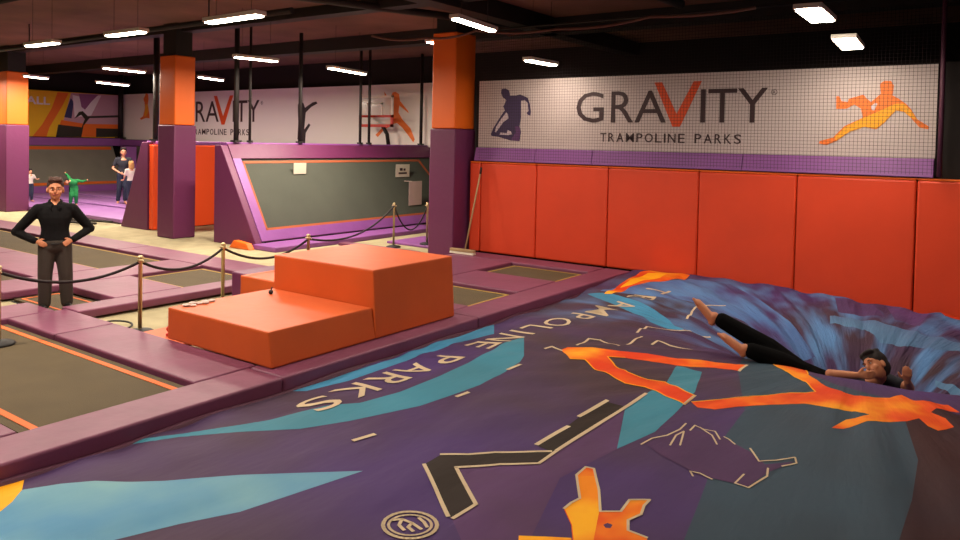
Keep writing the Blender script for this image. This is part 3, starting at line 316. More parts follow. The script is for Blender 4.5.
LMP=[((-13.94,6.05),(-13.0,6.07),.12,'ceiling tube lamp, farthest left of the three in the near row',46),
((-11.28,6.04),(-10.36,6.05),.12,'ceiling tube lamp, middle of the three in the near row left of the tall column',40),
((-8.7,6.0),(-7.6,5.95),.13,'ceiling tube lamp, nearest and longest of the three in the near row',38),
((-16.8,8.9),(-16.93,9.9),.12,'ceiling tube lamp left of the middle column, upper of the two close together',115),
((-21.5,11.2),(-21.8,12.25),.12,'ceiling tube lamp left of the middle column, lower of the two close together',115),
((-21.35,9.2),(-21.65,9.85),.12,'small distant ceiling tube lamp peeking out beside the leftmost column',115),
((-16.8,11.35),(-17.1,12.2),.12,'distant ceiling tube lamp just right of the middle column',115),
((-11.92,8.8),(-11.8,9.65),.12,'ceiling tube lamp above the word on the far banner',115),
((-11.8,11.07),(-12.1,12.4),.12,'ceiling tube lamp above the basketball hoop',115),
((-5.6,7.3),(-5.75,8.33),.10,'slim ceiling tube lamp in front of the tall orange column',34),
((-6.53,10.5),(-6.5,11.3),.14,'ceiling tube lamp just above the left end of the near banner',14),
((-9.35,11.35),(-9.3,12.2),.12,'ceiling tube lamp half hidden behind the tall orange column',20),
((-1.83,8.6),(-1.85,9.5),.25,'wide bright ceiling lamp at upper right, nearer of the two',30),
((-1.72,10.1),(-1.78,11.1),.25,'wide bright ceiling lamp at upper right, farther of the two just above the banner',12)]
for a,b,w,l,p in LMP: zz=4.14 if 'half hidden' in l else 3.56 if ('farther of the two' in l or 'left end of the near' in l) else ZL; lamp((*a,zz),(*b,zz),w,l,'ceiling tube lamps',p)
for i,(x,y) in enumerate(((-8.6,3.0),(-11.4,3.0),(-5.6,4.2),(-5.6,1.4),(-1.85,5.6),(-1.85,2.2),(-3.7,-1),(1.8,7.5),(-24,8))):  # added lamps, never in view, to brighten the foreground and far left
    t=lamp((x,y-.5,ZL),(x,y+.5,ZL),.13,'added tube lamp of the same kind, hung outside the view for more light','added lamps outside the view',(84,60,12,44,14,14,40,8,150)[i])

# ------------------------------------------------------------------ columns
def column(x0,x1,y0,y1,zb,zp,zo,label):
    t=thing('padded_column',label,'column',((x0+x1)/2,(y0+y1)/2,zb))
    hx,hy=(x1-x0)/2,(y1-y0)/2
    bm=bmesh.new(); box(bm,-hx+.05,hx-.05,-hy+.05,hy-.05,0,CEIL-zb); obj('column_core',bm,'black_steel',t)
    bm=bmesh.new(); box(bm,-hx-.02,hx+.02,-hy-.02,hy+.02,0,zp-zb,bev=.025); obj('purple_padding',bm,'col_purple',t)
    bm=bmesh.new(); box(bm,-hx,hx,-hy,hy,zp-zb+.004,zo-zb,bev=.025); obj('orange_padding',bm,'col_orange',t)
    return t
column(-23.42,-22.8,9.33,9.9,0,2.44,3.93,'padded square column, orange over purple, at the far left edge of the view')
column(-15.2,-14.62,9.27,9.76,0,2.45,3.95,'padded square column, orange over purple, between the two angled courts')
column(-9.17,-8.6,11.27,11.9,0,2.46,4.3,'tallest padded square column, orange over purple, beside the red padded wall and broom')

# ------------------------------------------------------------------ red padded wall (partition) and banner
YW=11.64
struct(simple_box('wall_partition',(-8.45,4.1,YW+.14,YW+.3,0,3.42),'dark_wall'))
xs=[-8.5,-8.24,-7.0,-5.58,-4.01,-2.55,-1.02,.5,2.0,3.6]
names=['narrow end pad of the red wall, right beside the tall column','red wall pad, second from the column, behind the broom','red wall pad, third from the column','red wall pad above the corner where the frame pads meet the airbag','red wall pad below the big orange letter, behind the airbag','red wall pad right of the banner lettering, behind the airbag crater','red wall pad beneath the orange diving figure','rightmost red wall pad, cut by the edge of the picture','red wall pad outside the view to the right','last red wall pad outside the view to the right']
for i in range(len(xs)-1):
    w=xs[i+1]-xs[i]; 
    t=thing('wall_pad',names[i],'wall pad',((xs[i]+xs[i+1])/2,YW+.06,.13 if xs[i]<-5.2 else -.02),0,'red pads along the wall')
    z1=1.85-t.location.z
    bm=bmesh.new(); box(bm,-w/2+.006,w/2-.006,-.06,.07,0,z1-.03,bev=.03,seg=3); obj('pad_face',bm,'wall_red',t)
    bm=bmesh.new(); box(bm,-w/2+.004,w/2-.004,-.055,.07,z1-.028,z1,bev=.01); obj('top_trim',bm,'col_orange',t)
# purple ledge pads above
lx=[-8.4,-7.05,-5.9,-3.35,-.83]
for i in range(4):
    bm=bmesh.new(); prism(bm,[(YW-.02,1.865),(YW+.05,2.115),(YW+.135,2.115),(YW+.135,1.865)],'X',lx[i]+.004,lx[i+1]-.004,bev=.012)
    tag(obj('ledge_pad',bm,'pad_violet'),['short purple ledge pad under the banner, next to the column','purple ledge pad under the figure end of the near banner','long purple ledge pad under the near banner lettering','purple ledge pad under the orange diving figure'][i],'ledge pad','purple pads above the red wall')
ban=thing('banner','wide pale banner with violet jumper, dark lettering and orange diver above the red wall','banner',(-4.6,YW+.13,2.12))
def chl(name,bm,m,par):
    o=obj(name,bm,m,par); o.location=-Vector(par.location); return o
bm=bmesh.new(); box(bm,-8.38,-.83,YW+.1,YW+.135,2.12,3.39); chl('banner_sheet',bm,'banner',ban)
YB=YW+.1
def letters(par,k,dx,Y,mk=True):
    X=lambda x:(x+dx)*k; Z=lambda z:2.2+(z-2.2)*k
    def put(bm,s,x0,x1,z0,z1,b=0): place_text(bm,s,(X(x0),Y,Z(z0)),(1,0,0),(0,0,1),(x1-x0)*k,(z1-z0)*k,.006,b)
    for c,a,b in (('G',-6.27,-5.74),('R',-5.60,-5.19),('A',-5.17,-4.62),('I',-4.05,-3.97),('T',-3.93,-3.48),('Y',-3.47,-3.02)):
        bm=bmesh.new(); put(bm,c,a,b,2.60,3.13); chl('letter',bm,'ink',par)
    bm=bmesh.new()
    # the large V as a crisp polygon
    v=[(-4.83,3.26),(-4.70,3.26),(-4.44,2.74),(-4.17,3.26),(-4.04,3.26),(-4.38,2.53),(-4.50,2.53)]
    flatpoly(bm,[(X(a),Y-.001,Z(b)) for a,b in v],.007,(0,-1,0)); chl('letter_v',bm,'ink_orange',par)
    W='TRAMPOLINE PARKS'; wd={'I':.03,'M':.15,'O':.14,'A':.13,'N':.13}; tot=sum(.08 if c==' ' else wd.get(c,.11) for c in W); gap=(2.39-tot)/15; x=-5.79
    for c in W:
        w_=.08 if c==' ' else wd.get(c,.11)
        if c!=' ':
            bm=bmesh.new(); put(bm,c,x,x+w_,2.27,2.42,.008); chl('small_letter',bm,'ink',par)
        x+=w_+gap
    bm=bmesh.new()
    cx,cz=X(-2.93),Z(3.06)
    for j in range(16):
        a0,a1=2*PI*j/16,2*PI*(j+1)/16; r0,r1=.045*k,.037*k
        bm.faces.new([bm.verts.new((cx+r*math.cos(a),Y-.006,cz+r*math.sin(a))) for r,a in ((r0,a0),(r0,a1),(r1,a1),(r1,a0))])
    place_text(bm,'R',(cx-.018*k,Y,cz-.025*k),(1,0,0),(0,0,1),.036*k,.05*k,.006)
    chl('registered_mark',bm,'ink',par)
letters(ban,1,0,YB)
def banner_figs(par,Yart,Y,name='printed_figure'):
    lay=0
    for m,yy,P in BANNER_ART:
        if round(yy)!=round(Yart): continue
        lay+=1; bm=bmesh.new(); flatpoly(bm,[(a,Y,b) for a,b in P],.002+.0015*lay,(0,-1,0))
        chl(name,bm,m,par)
banner_figs(ban,11.64,YB)
# far banner
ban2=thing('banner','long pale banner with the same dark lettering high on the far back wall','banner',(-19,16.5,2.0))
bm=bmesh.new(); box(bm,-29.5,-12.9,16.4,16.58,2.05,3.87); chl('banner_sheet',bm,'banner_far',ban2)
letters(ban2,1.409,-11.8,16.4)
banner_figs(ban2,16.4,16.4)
# advertising banner, far left wall
ad=thing('banner','yellow, orange and pink picture banner with white capitals on the far left wall','banner',(-29.8,13,2.1))
bm=bmesh.new(); box(bm,-29.88,-29.6,5.5,16.3,2.1,3.83); chl('banner_sheet',bm,'ad_yellow',ad)
for i,(m,xx,P) in enumerate(AD_ART):
    bm=bmesh.new(); flatpoly(bm,[(-29.6,a,max(2.1,min(3.83,b))) for a,b in P],.004+.003*i,(1,0,0)); chl('printed_shape',bm,m,ad)
bm=bmesh.new(); place_text(bm,'ALL',(-29.57,12.75,3.3),(0,1,0),(0,0,1),.84,.29,.01,.02); chl('lettering',bm,'ad_white',ad)

# ------------------------------------------------------------------ safety net in front of the near banner
bm=bmesh.new()
x=-8.2
YN=YW-.1
def strand(bm,a,b,r=.0021):
    a=Vector(a); b=Vector(b); t=(b-a).normalized(); u=Vector((0,1,0)); v=t.cross(u)
    A=[bm.verts.new(a+u*p*r+v*q*r) for p,q in ((1,0),(0,1),(-1,0),(0,-1))]; B=[bm.verts.new(b+u*p*r+v*q*r) for p,q in ((1,0),(0,1),(-1,0),(0,-1))]
    for i in range(4): bm.faces.new([A[i],A[(i+1)%4],B[(i+1)%4],B[i]])
while x<-.75: strand(bm,(x,YN,1.9),(x+.02*math.sin(x*3),YN,4.3)); x+=.05
z=1.93
while z<4.3: strand(bm,(-8.25,YN,z+.01*math.sin(z*9)),(-.78,YN,z)); z+=.05
net=thing('safety_net','fine dark netting stretched in front of the near banner','net',(-4.5,YN,1.87))
chl('netting',bm,'rope',net)
bm=bmesh.new(); tube(bm,[(-.76,YN,1.88),(-.76,YN-.01,3),(-.77,YN,CEIL-.002)],.03,8); chl('edge_rope',bm,'pad_dark',net)
bm=bmesh.new(); tube(bm,[(-8.25,YN,4.32),(-.77,YN,4.32)],.02,6); chl('top_cable',bm,'black_steel',net)

# ------------------------------------------------------------------ frame pads and trampolines
PT=.13; PB=.03
def pad(x0,x1,y0,y1,label,group='purple frame pads',m='pad_purple',z0=PB,z1=PT):
    t=thing('frame_pad',label,'frame pad',((x0+x1)/2,(y0+y1)/2,z0),0,group)
    hx,hy=(x1-x0)/2,(y1-y0)/2
    bm=bmesh.new(); box(bm,-hx+.004,hx-.004,-hy+.004,hy-.004,0,z1-z0,bev=.022,seg=3); obj('pad_cushion',bm,m,t)
    return t
def tramp(x0,x1,y0,y1,label,line=True,ins=.1,zt=.085,m='mesh_mat',lines='all',lm='line_tan',lw=.03):
    t=thing('trampoline',label,'trampoline',((x0+x1)/2,(y0+y1)/2,.0))
    hx,hy=(x1-x0)/2,(y1-y0)/2
    bm=bmesh.new(); box(bm,-hx,hx,-hy,hy,zt-.02,zt); obj('bed',bm,m,t)
    if line:
        bm=bmesh.new(); w=lw; a,b=hx-ins,hy-ins
        for X0,X1,Y0,Y1 in (((-hx,hx,b-w,b),(-hx,hx,-b,-b+w)) if lines=='x' else ((-a,a,b-w,b),(-a,a,-b,-b+w),(-a,-a+w,-b+w,b-w),(a-w,a,-b+w,b-w))): box(bm,X0,X1,Y0,Y1,zt+.0005,zt+.005)
        obj('border_line',bm,lm,t)
    bm=bmesh.new(); 
    for X0,X1,Y0,Y1 in ((-hx-.03,hx+.03,hy,hy+.03),(-hx-.03,hx+.03,-hy-.03,-hy),(-hx-.03,-hx,-hy,hy),(hx,hx+.03,-hy,hy)): box(bm,X0,X1,Y0,Y1,0.0,zt-.03)
    obj('frame',bm,'black_steel',t)
    return t
# strip along the airbag
pad(-5.55,-5.08,-1.2,4.28,'nearest long purple pad along the airbag, left of the orange steps',z0=-.1)
pad(-5.55,-5.08,4.285,7.2,'long purple pad beside the airbag under the edge of the orange steps',z0=-.1)
pad(-5.55,-5.08,7.205,11.55,'long purple pad beside the airbag between the steps and the red wall',z0=-.1)
# near left trampoline
pad(-8.0,-5.56,3.73,4.38,'wide purple pad directly in front of the orange steps, behind the near trampoline')
pad(-9.1,-8.004,3.73,4.38,'purple pad behind the near trampoline in front of the man')
pad(-9.8,-9.105,-1.2,4.26,'purple pad running down the left side of the near trampoline')
tramp(-9.0,-5.6,2.4,3.70,'large near trampoline with orange border line at the left edge',ins=.07,lines='x',lm='line_orange',lw=.055)
pad(-9.1,-5.56,1.65,2.36,'purple pad at the bottom left edge of the view, before the near trampoline')
# deck behind, left
pad(-9.25,-8.84,4.39,7.25,'purple pad edging the left deck beside the carpet behind the nearest rope post')
pad(-10.6,-9.26,5.06,6.02,'purple cross pad between two trampolines behind the man')
pad(-11.5,-10.61,4.3,7.25,'purple pad between the trampoline behind the man and the one at the left edge')
pad(-14.2,-11.51,5.06,6.02,'purple cross pad at the left edge, behind the elbow of the man in black')
pad(-20.5,-14.21,5.06,6.02,'purple cross pad running out of view on the left deck')
pad(-9.55,-8.84,7.26,7.92,'purple corner pad at the right end of the long far strip')
pad(-13.2,-9.56,7.26,7.92,'long purple pad of the far strip between the middle column and the steps')
pad(-21,-13.21,7.26,7.92,'long purple pad of the far strip behind the man')
tramp(-10.56,-9.3,6.06,7.22,'small trampoline bed right behind the rope post',ins=.04)
tramp(-10.56,-9.3,4.42,5.02,'trampoline bed the man in black stands on',ins=.06,zt=.035,lm='line_orange')
tramp(-20,-11.54,6.06,7.22,'long trampoline bed at left edge behind the man',ins=.04)
tramp(-14.2,-11.54,4.3,5.02,'trampoline bed at the left edge beside the man',ins=.04)
# deck on the right, behind the steps
pad(-8.45,-5.56,10.98,11.55,'purple pad at the foot of the red wall behind the small far trampoline')
pad(-8.45,-7.05,7.2,10.975,'purple pad in front of the tall column, left of the far small trampolines')
pad(-7.045,-5.56,8.82,9.9,'wide purple cross pad between the two small trampolines by the red wall')
pad(-7.045,-5.56,7.1,7.66,'purple pad right behind the orange steps')
tramp(-7.0,-5.6,9.94,10.94,'small trampoline nearest the red wall',ins=.05)
tramp(-7.0,-5.6,7.7,8.78,'small trampoline half hidden behind the orange steps',ins=.05)
# far deck with people, left
for i,(y0,y1) in enumerate(((9.9,10.5),(11.7,12.2),(13.3,13.8))):
    pad(-28.3,-17.9,y0,y1,'violet pad strip on the far court, %s'%('nearest of three','middle of three','farthest of three')[i],'violet pads on the far court','pad_lilac')
    tramp(-28.2,-17.95,y1+.04,(11.66,13.26,15.6)[i],'far court trampoline bed, %s'%('nearest','middle one, under the man and girl','farthest')[i],m='pad_lilac',ins=.03,line=False)
bm=bmesh.new()
for a,b in (((-19.6,9.3),(-18.0,9.75)),((-19.9,9.55),(-18.2,9.2)),((-18.9,9.1),(-17.9,9.3))): tube(bm,[(a[0],a[1],.05),(b[0],b[1],.07)],.03,6)
tag(obj('frame_rail',bm,'black_steel'),'black steel frame rails lying at the near edge of the far court','rail')

# ------------------------------------------------------------------ angled court 1
def on_slant(P0,P1,t,y): return None
def slanted(name,label,xb,zb,xt,zt,y0,y1,xback,frame='pad_violet',capm='col_purple'):
    """trampoline wall leaning back towards -X (or +X); end caps are padded"""
    t=thing(name,label,'trampoline wall',(xback,y0,0))
    n=Vector((zt-zb,0,xb-xt)).normalized()
    if (xb-xt)<0: n=-n if n.x>0 else n
    def S(u,y,off): # u 0 bottom .. 1 top
        return Vector((xb+(xt-xb)*u,y,zb+(zt-zb)*u))+n*off
    def quad(bm,u0,u1,ya,yb,o0,o1,mi=0):
        v=[bm.verts.new(S(u,y,o)) for o in (o0,o1) for u,y in ((u0,ya),(u0,yb),(u1,yb),(u1,ya))]
        for q in ((0,1,2,3),(7,6,5,4),(0,4,5,1),(1,5,6,2),(2,6,7,3),(3,7,4,0)): bm.faces.new([v[i] for i in q]).material_index=mi
        bmesh.ops.recalc_face_normals(bm,faces=bm.faces[:])
    return t,S,quad
w1,S,quad=slanted('angled_trampoline_wall','dark trampoline wall leaning back in a purple frame with three papers pinned on',-12.3,.1,-13.45,2.05,9.7,16.4,-13.75)
bm=bmesh.new(); prism(bm,[(-13.62,0),(-12.2,0),(-12.24,.1),(-13.40,2.045),(-13.62,2.045)],'Y',9.56,9.72,bev=.02); chl('end_cap',bm,'col_purple',w1)
bm=bmesh.new(); box(bm,-13.62,-13.52,9.87,16.35,0,2.0); chl('back_panel',bm,'pad_dark',w1)
bm=bmesh.new(); quad(bm,.0,1,9.87,16.35,-.06,-.01); chl('support_board',bm,'black_steel',w1)
bm=bmesh.new(); quad(bm,.845,1.0,9.73,16.35,0,.05); chl('top_pad',bm,'col_purple',w1)
bm=bmesh.new(); quad(bm,.0,.10,9.73,16.35,0,.05); chl('bottom_pad',bm,'pad_violet',w1)
# slanting side pad
def spoly(P,off): return [S(u,y,off) for u,y in P]
bm=bmesh.new()
P=[(0.0,9.87),(.10,9.87),(.86,9.87),(.86,9.97),(.10,10.0)]
quad(bm,.1,.845,9.73,9.93,0,.05); chl('side_pad',bm,'pad_violet',w1)
bm=bmesh.new(); quad(bm,.1,.845,9.93,16.3,-.005,.005); chl('bed',bm,'mesh_grey',w1)
bm=bmesh.new()
for u0,u1,ya,yb in ((.80,.825,9.95,15.75),(.105,.13,9.95,16.25),(.105,.825,9.95,10.01)): quad(bm,u0,u1,ya,yb,.006,.012)
# chamfered far corner of the orange border
v=[S(.825,15.66,.012),S(.825,15.76,.012),S(.35,16.25,.012),S(.35,16.17,.012)]
bm.faces.new([bm.verts.new(p) for p in v]); chl('border_line',bm,'line_brown',w1)
bm=bmesh.new(); box(bm,-13.66,-13.42,9.72,16.35,2.035,2.11,bev=.02); chl('ledge',bm,'pad_violet',w1)
# pinned papers (things of their own)
def paper(y0,y1,z0,z1,label,m,mark=False):
    xb=-12.3-1.15*(z0-.1)/1.95+.03
    t=thing('paper_notice',label,'notice',(xb,(y0+y1)/2,z0),0,'papers pinned on the angled trampoline wall')
    bm=bmesh.new(); box(bm,xb,xb+.006,y0,y1,z0,z1); chl('sheet',bm,m,t)
    bm=bmesh.new(); box(bm,xb-(z1-z0)*.6-.03,xb,(y0+y1)/2-.01,(y0+y1)/2+.01,z1-.02,z1-.005); chl('hanging_tab',bm,m,t)
    if mark:
        dz=z1-z0; dy=y1-y0; bm=bmesh.new()
        for a,b,c,d in ((.2,.8,.25,.38),(.28,.48,.5,.72),(.56,.7,.5,.68)): box(bm,xb+.006,xb+.009,y0+dy*a,y0+dy*b,z0+dz*c,z0+dz*d)
        chl('printed_symbol',bm,'ink',t)
    return t
paper(11.2,11.56,1.42,1.67,'blank cream paper on the angled trampoline wall, leftmost of three','paper')
paper(14.5,15.04,1.27,1.60,'white paper with a dark printed symbol at the upper right of the angled trampoline wall','paper',True)
paper(14.55,15.06,.56,1.18,'tall pinkish paper at the right end of the angled trampoline wall','paper_pink')
pad(-12.2,-11.5,9.45,14.6,'violet floor pad along the foot of the angled trampoline wall','violet floor pads','pad_violet',z0=0,z1=.1)
bm=bmesh.new(); box(bm,-10.9,-9.4,11.95,13.2,0,.05,bev=.015); tag(obj('floor_mat',bm,'pad_violet'),'lavender floor mat by the rope posts left of the tall column','mat')
bm=bmesh.new(); box(bm,-11.4,-9.35,11.0,11.24,0,.06,bev=.015); tag(obj('floor_mat',bm,'pad_purple'),'narrow purple floor strip between the angled court and the tall column','mat')
bm=bmesh.new(); prism(bm,[(-12.75,0.0),(-12.1,.0),(-12.2,.12),(-12.6,.16)],'Y',9.3,9.44,bev=.02); tag(obj('foam_wedge',bm,'col_orange'),'small orange foam piece at the corner of the angled trampoline wall','foam')
# court 2 (left of middle column)
w2=thing('angled_court_end','dark purple padded wedge with bright orange back, left of the middle column','padded wedge',(-16.5,9.8,0))
bm=bmesh.new(); prism(bm,[(-17.55,0),(-16.40,0),(-16.40,2.06),(-16.66,2.06)],'Y',9.72,9.86,bev=.02); chl('end_cap',bm,'col_purple',w2)
bm=bmesh.new(); box(bm,-16.39,-16.2,9.75,13.2,0.02,2.0,bev=.03); chl('orange_padding',bm,'back_orange',w2)
bm=bmesh.new(); box(bm,-16.7,-16.18,9.87,13.2,2.005,2.09,bev=.02); chl('ledge',bm,'pad_violet',w2)
bm=bmesh.new(); prism(bm,[(-17.5,0.02),(-16.40,0.02),(-16.40,2.0),(-16.64,2.0)],'Y',9.87,13.2); chl('slanted_side',bm,'pad_violet',w2)

# far left court walls
w3=thing('trampoline_wall','grey trampoline wall with violet frame under the picture banner at far left','trampoline wall',(-29.4,11,0))
def quadxz(bm,A,B,y0,y1,off=0,th=.05):
    A=Vector((A[0],0,A[1])); B=Vector((B[0],0,B[1])); d=(B-A).normalized(); n=Vector((-d.z,0,d.x)); n=n if n.x>0 else -n
    v=[bm.verts.new(Vector((0,y,0))+p+n*o) for o in (off,off+th) for p,y in ((A,y0),(A,y1),(B,y1),(B,y0))]
    for q in ((0,1,2,3),(7,6,5,4),(0,4,5,1),(1,5,6,2),(2,6,7,3),(3,7,4,0)): bm.faces.new([v[i] for i in q])
    bmesh.ops.recalc_face_normals(bm,faces=bm.faces[:])
bm=bmesh.new(); quadxz(bm,(-28.6,.28),(-29.4,1.75),5.5,15.9); chl('bed',bm,'mesh_pale',w3)
bm=bmesh.new(); quadxz(bm,(-28.45,.0),(-28.6,.28),5.5,15.9); chl('bottom_pad',bm,'pad_violet',w3)
bm=bmesh.new(); box(bm,-29.88,-29.3,5.5,16.3,1.78,2.08,bev=.02); chl('top_pad',bm,'pad_violet',w3)
bm=bmesh.new(); quadxz(bm,(-28.61,.30),(-28.66,.39),5.5,15.8,.055,.01); quadxz(bm,(-29.32,1.6),(-29.38,1.71),5.5,15.8,.055,.01); chl('border_line',bm,'line_orange',w3)
w4=thing('trampoline_wall','grey trampoline wall with violet corner pad on the far back wall beside the girl','trampoline wall',(-21,16.4,0))
def quadyz(bm,A,B,x0,x1,off=0,th=.05):
    A=Vector((0,A[0],A[1])); B=Vector((0,B[0],B[1])); d=(B-A).normalized(); n=Vector((0,-d.z,d.y)); n=n if n.y<0 else -n
    v=[bm.verts.new(Vector((x,0,0))+p+n*o) for o in (off,off+th) for p,x in ((A,x0),(A,x1),(B,x1),(B,x0))]
    for q in ((0,1,2,3),(7,6,5,4),(0,4,5,1),(1,5,6,2),(2,6,7,3),(3,7,4,0)): bm.faces.new([v[i] for i in q])
    bmesh.ops.recalc_face_normals(bm,faces=bm.faces[:])
bm=bmesh.new(); quadyz(bm,(15.95,.15),(16.3,1.78),-28.2,-17,0,.05); chl('bed',bm,'mesh_pale',w4)
bm=bmesh.new(); box(bm,-29.28,-14.0,16.15,16.39,1.8,2.04,bev=.02); chl('top_pad',bm,'pad_violet',w4)
bm=bmesh.new(); prism(bm,[(-28.5,15.75),(-28.1,15.7),(-27.7,15.95),(-28.9,16.1)],'Z',0.02,1.78); chl('corner_pad',bm,'pad_violet',w4)

# net posts
def post(x,y,r,z0,z1,label):
    t=thing('net_post',label,'post',(x,y,z0),0,'black net posts')
    bm=bmesh.new(); tube(bm,[(0,0,0),(0,0,z1-z0)],r,10); obj('pole',bm,'black_steel',t,)
    bm=bmesh.new(); box(bm,-r*1.5,r*1.5,-r*1.5,r*1.5,0,.04); obj('foot_plate',bm,'black_steel',t)
post(-13.43,9.95,.055,2.113,CEIL,'thicker black net post above the near corner of the angled court, crossing the lettering')
post(-13.43,10.3,.03,2.113,CEIL,'thin black net post just right of the thick one, crossing the far lettering')
post(-13.43,11.7,.045,2.113,CEIL,'black net post in front of the dark figure on the far banner')
post(-13.43,13.66,.035,2.113,CEIL,'black net post at the left edge of the basketball board')
post(-13.43,13.98,.035,2.113,CEIL,'black net post crossing the basketball board')
post(-16.45,9.95,.07,2.095,CEIL,'black net post left of the middle column above the purple wedge')
post(-13.43,16.05,.045,2.113,CEIL,'black net post just left of the tall orange column')
post(-29.35,16.22,.1,2.085,CEIL,'black post in the far corner between the two banners')
# basketball hoop
h=thing('basketball_hoop','white framed clear basketball board with red lower frame and hoop above the angled court','basketball hoop',(-15.0,15.9,2.05))
HX0,HX1,HY=-15.62,-14.3,15.85
bm=bmesh.new()
for q in ((HX0,HX0+.07,2.95,3.5),(HX1-.07,HX1,2.95,3.5),(HX0,HX1,3.44,3.5),(-15.3,-15.25,2.95,3.3),(-14.75,-14.7,2.95,3.3),(-15.3,-14.7,3.25,3.3)): box(bm,q[0],q[1],HY-.02,HY+.02,q[2],q[3])
chl('board_frame',bm,'white_paint',h)
bm=bmesh.new()
for q in ((HX0,HX0+.08,2.6,2.94),(HX1-.08,HX1,2.6,2.94),(HX0,HX1,2.6,2.68),(HX0,HX1,2.88,2.945)): box(bm,q[0],q[1],HY-.025,HY+.025,q[2],q[3])
chl('red_frame',bm,'red_paint',h)
bm=bmesh.new(); tube(bm,[(-15.0+.23*math.cos(a*PI/10),15.58+.23*math.sin(a*PI/10),2.9) for a in range(21)],.02,6,cap=False); chl('rim',bm,'red_paint',h)
bm=bmesh.new(); tube(bm,[(-15.1,15.92,2.9),(-14.85,15.98,2.68),(-14.7,16.05,2.4),(-14.68,16.1,2.06)],.06,8); chl('support_arm',bm,'black_steel',h)
gm=bpy.data.materials.new('board_clear'); gm.use_nodes=True; nb=gm.node_tree.nodes['Principled BSDF']; nb.inputs['Base Color'].default_value=(.9,.88,.82,1); nb.inputs['Alpha'].default_value=.3; nb.inputs['Roughness'].default_value=.1; M['board_clear']=gm
bm=bmesh.new(); box(bm,HX0+.07,HX1-.07,HY-.005,HY+.005,2.68,3.44); chl('clear_board',bm,'board_clear',h)

# ------------------------------------------------------------------ orange steps
def slump(bm):
    for v in bm.verts:
        if v.co.x>-5.5 and v.co.z<.2: v.co.x+=.05
st=thing('foam_steps','two level orange foam step block standing on the pads beside the airbag','foam steps',(-6.16,5.7,.13))
bm=bmesh.new(); prism(bm,[(4.36,.135),(5.70,.135),(5.70,.46),(4.36,.46)],'X',-6.965,-5.385,bev=.018); slump(bm); chl('lower_step',bm,'box_orange',st)
bm=bmesh.new(); prism(bm,[(5.705,.135),(7.06,.135),(7.06,.85),(5.705,.85)],'X',-6.965,-5.385,bev=.018); slump(bm); chl('upper_step',bm,'box_orange',st)
bm=bmesh.new(); box(bm,-6.8,-5.7,4.4,7.0,.131,.134); chl('base_sheet',bm,'black_plastic',st)
bm=bmesh.new(); box(bm,-7.98,-6.98,6.0,7.0,.0,.45,bev=.02); tag(obj('foam_block',bm,'box_orange'),'low orange foam block behind the orange steps','foam block')
bm=bmesh.new(); box(bm,-8.32,-7.99,6.12,7.0,0,.44,bev=.02); tag(obj('foam_block',bm,'col_purple'),'small dark purple foam block at the left of the low orange block','foam block')
bm=bmesh.new(); box(bm,-7.75,-6.99,4.5,4.98,.0,.04,bev=.012); tag(obj('floor_mat',bm,'box_orange'),'thin orange mat on the carpet left of the orange steps','mat')
# crumpled sock and bag
bm=bmesh.new()
for i in range(7): ball(bm,(-6.86+.04*math.sin(i*2.1),4.50+.05*i,.472+.003*math.cos(i*3)),(.05,.04,.011),seg=8,ring=6)
tag(obj('crumpled_cloth',bm,'paper_pink',smooth=True),'small crumpled pale cloth on the left corner of the lower step','cloth')
bm=bmesh.new(); ball(bm,(-6.7,5.45,.485),(.03,.025,.025),seg=8,ring=6); tube(bm,[(-6.7,5.45,.5),(-6.69,5.46,.54)],.008,6)
tag(obj('small_plug',bm,'black_plastic'),'tiny dark object lying on the lower step against the upper step','trinket')
sh=thing('trainer','white and red trainer standing on the thin orange mat','shoe',(-7.30,4.72,.042),.6)
bm=bmesh.new(); ball(bm,(0,0,.06),(.14,.05,.05)); ball(bm,(.07,0,.09),(.06,.045,.06)); obj('upper',bm,'tee_white',sh,True)
bm=bmesh.new(); box(bm,-.14,.14,-.05,.05,0,.03,bev=.012); obj('sole',bm,'bright_red',sh)
bm=bmesh.new(); ball(bm,(-.09,0,.07),(.06,.052,.045)); obj('toe_cap',bm,'bright_red',sh,True)
bm=bmesh.new(); 
for i in range(3): tube(bm,[(-.02+.03*i,-.04,.1),(-.02+.03*i,.04,.1)],.006,5)
obj('laces',bm,'paper',sh)

# ------------------------------------------------------------------ stanchions and ropes
def stanchion(x,y,z0,hh,label):
    t=thing('rope_post',label,'rope post',(x,y,z0),0,'steel posts of the rope barrier')
    bm=bmesh.new(); lathe(bm,[(.15,0),(.155,.012),(.13,.03),(.03,.05)]); obj('base_plate',bm,'black_plastic',t)
    bm=bmesh.new(); lathe(bm,[(.022,.045),(.022,hh-.05),(.03,hh-.045),(.03,hh-.02),(.02,hh)]); obj('pole',bm,'steel',t)
    bm=bmesh.new(); ball(bm,(0,0,hh+.008),(.032,.032,.022)); obj('cap',bm,'steel',t)
    for s in (-1,1):
        bm=bmesh.new(); tube(bm,[(s*.03,0,hh-.03),(s*.055,0,hh-.025),(s*.065,0,hh-.045)],.007,6); obj('hook',bm,'steel',t)
    return Vector((x,y,z0+hh-.04))
s0=stanchion(-8.18,3.28,.085,.77,'rope post standing out of view at the left')
s1=stanchion(-7.87,4.59,0,.84,'rope post nearest the orange steps, with black base on the carpet')
s2=stanchion(-8.06,5.80,0,.85,'rope post right behind the orange steps, beside the small purple block')
s3=stanchion(-8.09,7.23,.13,.70,'short looking rope post seen just above the upper orange step')
s4=stanchion(-10.39,11.6,0.0,.90,'rope post in the passage in front of the angled trampoline wall')
s5=stanchion(-9.94,12.14,.05,.85,'rope post half hidden behind the tall column')
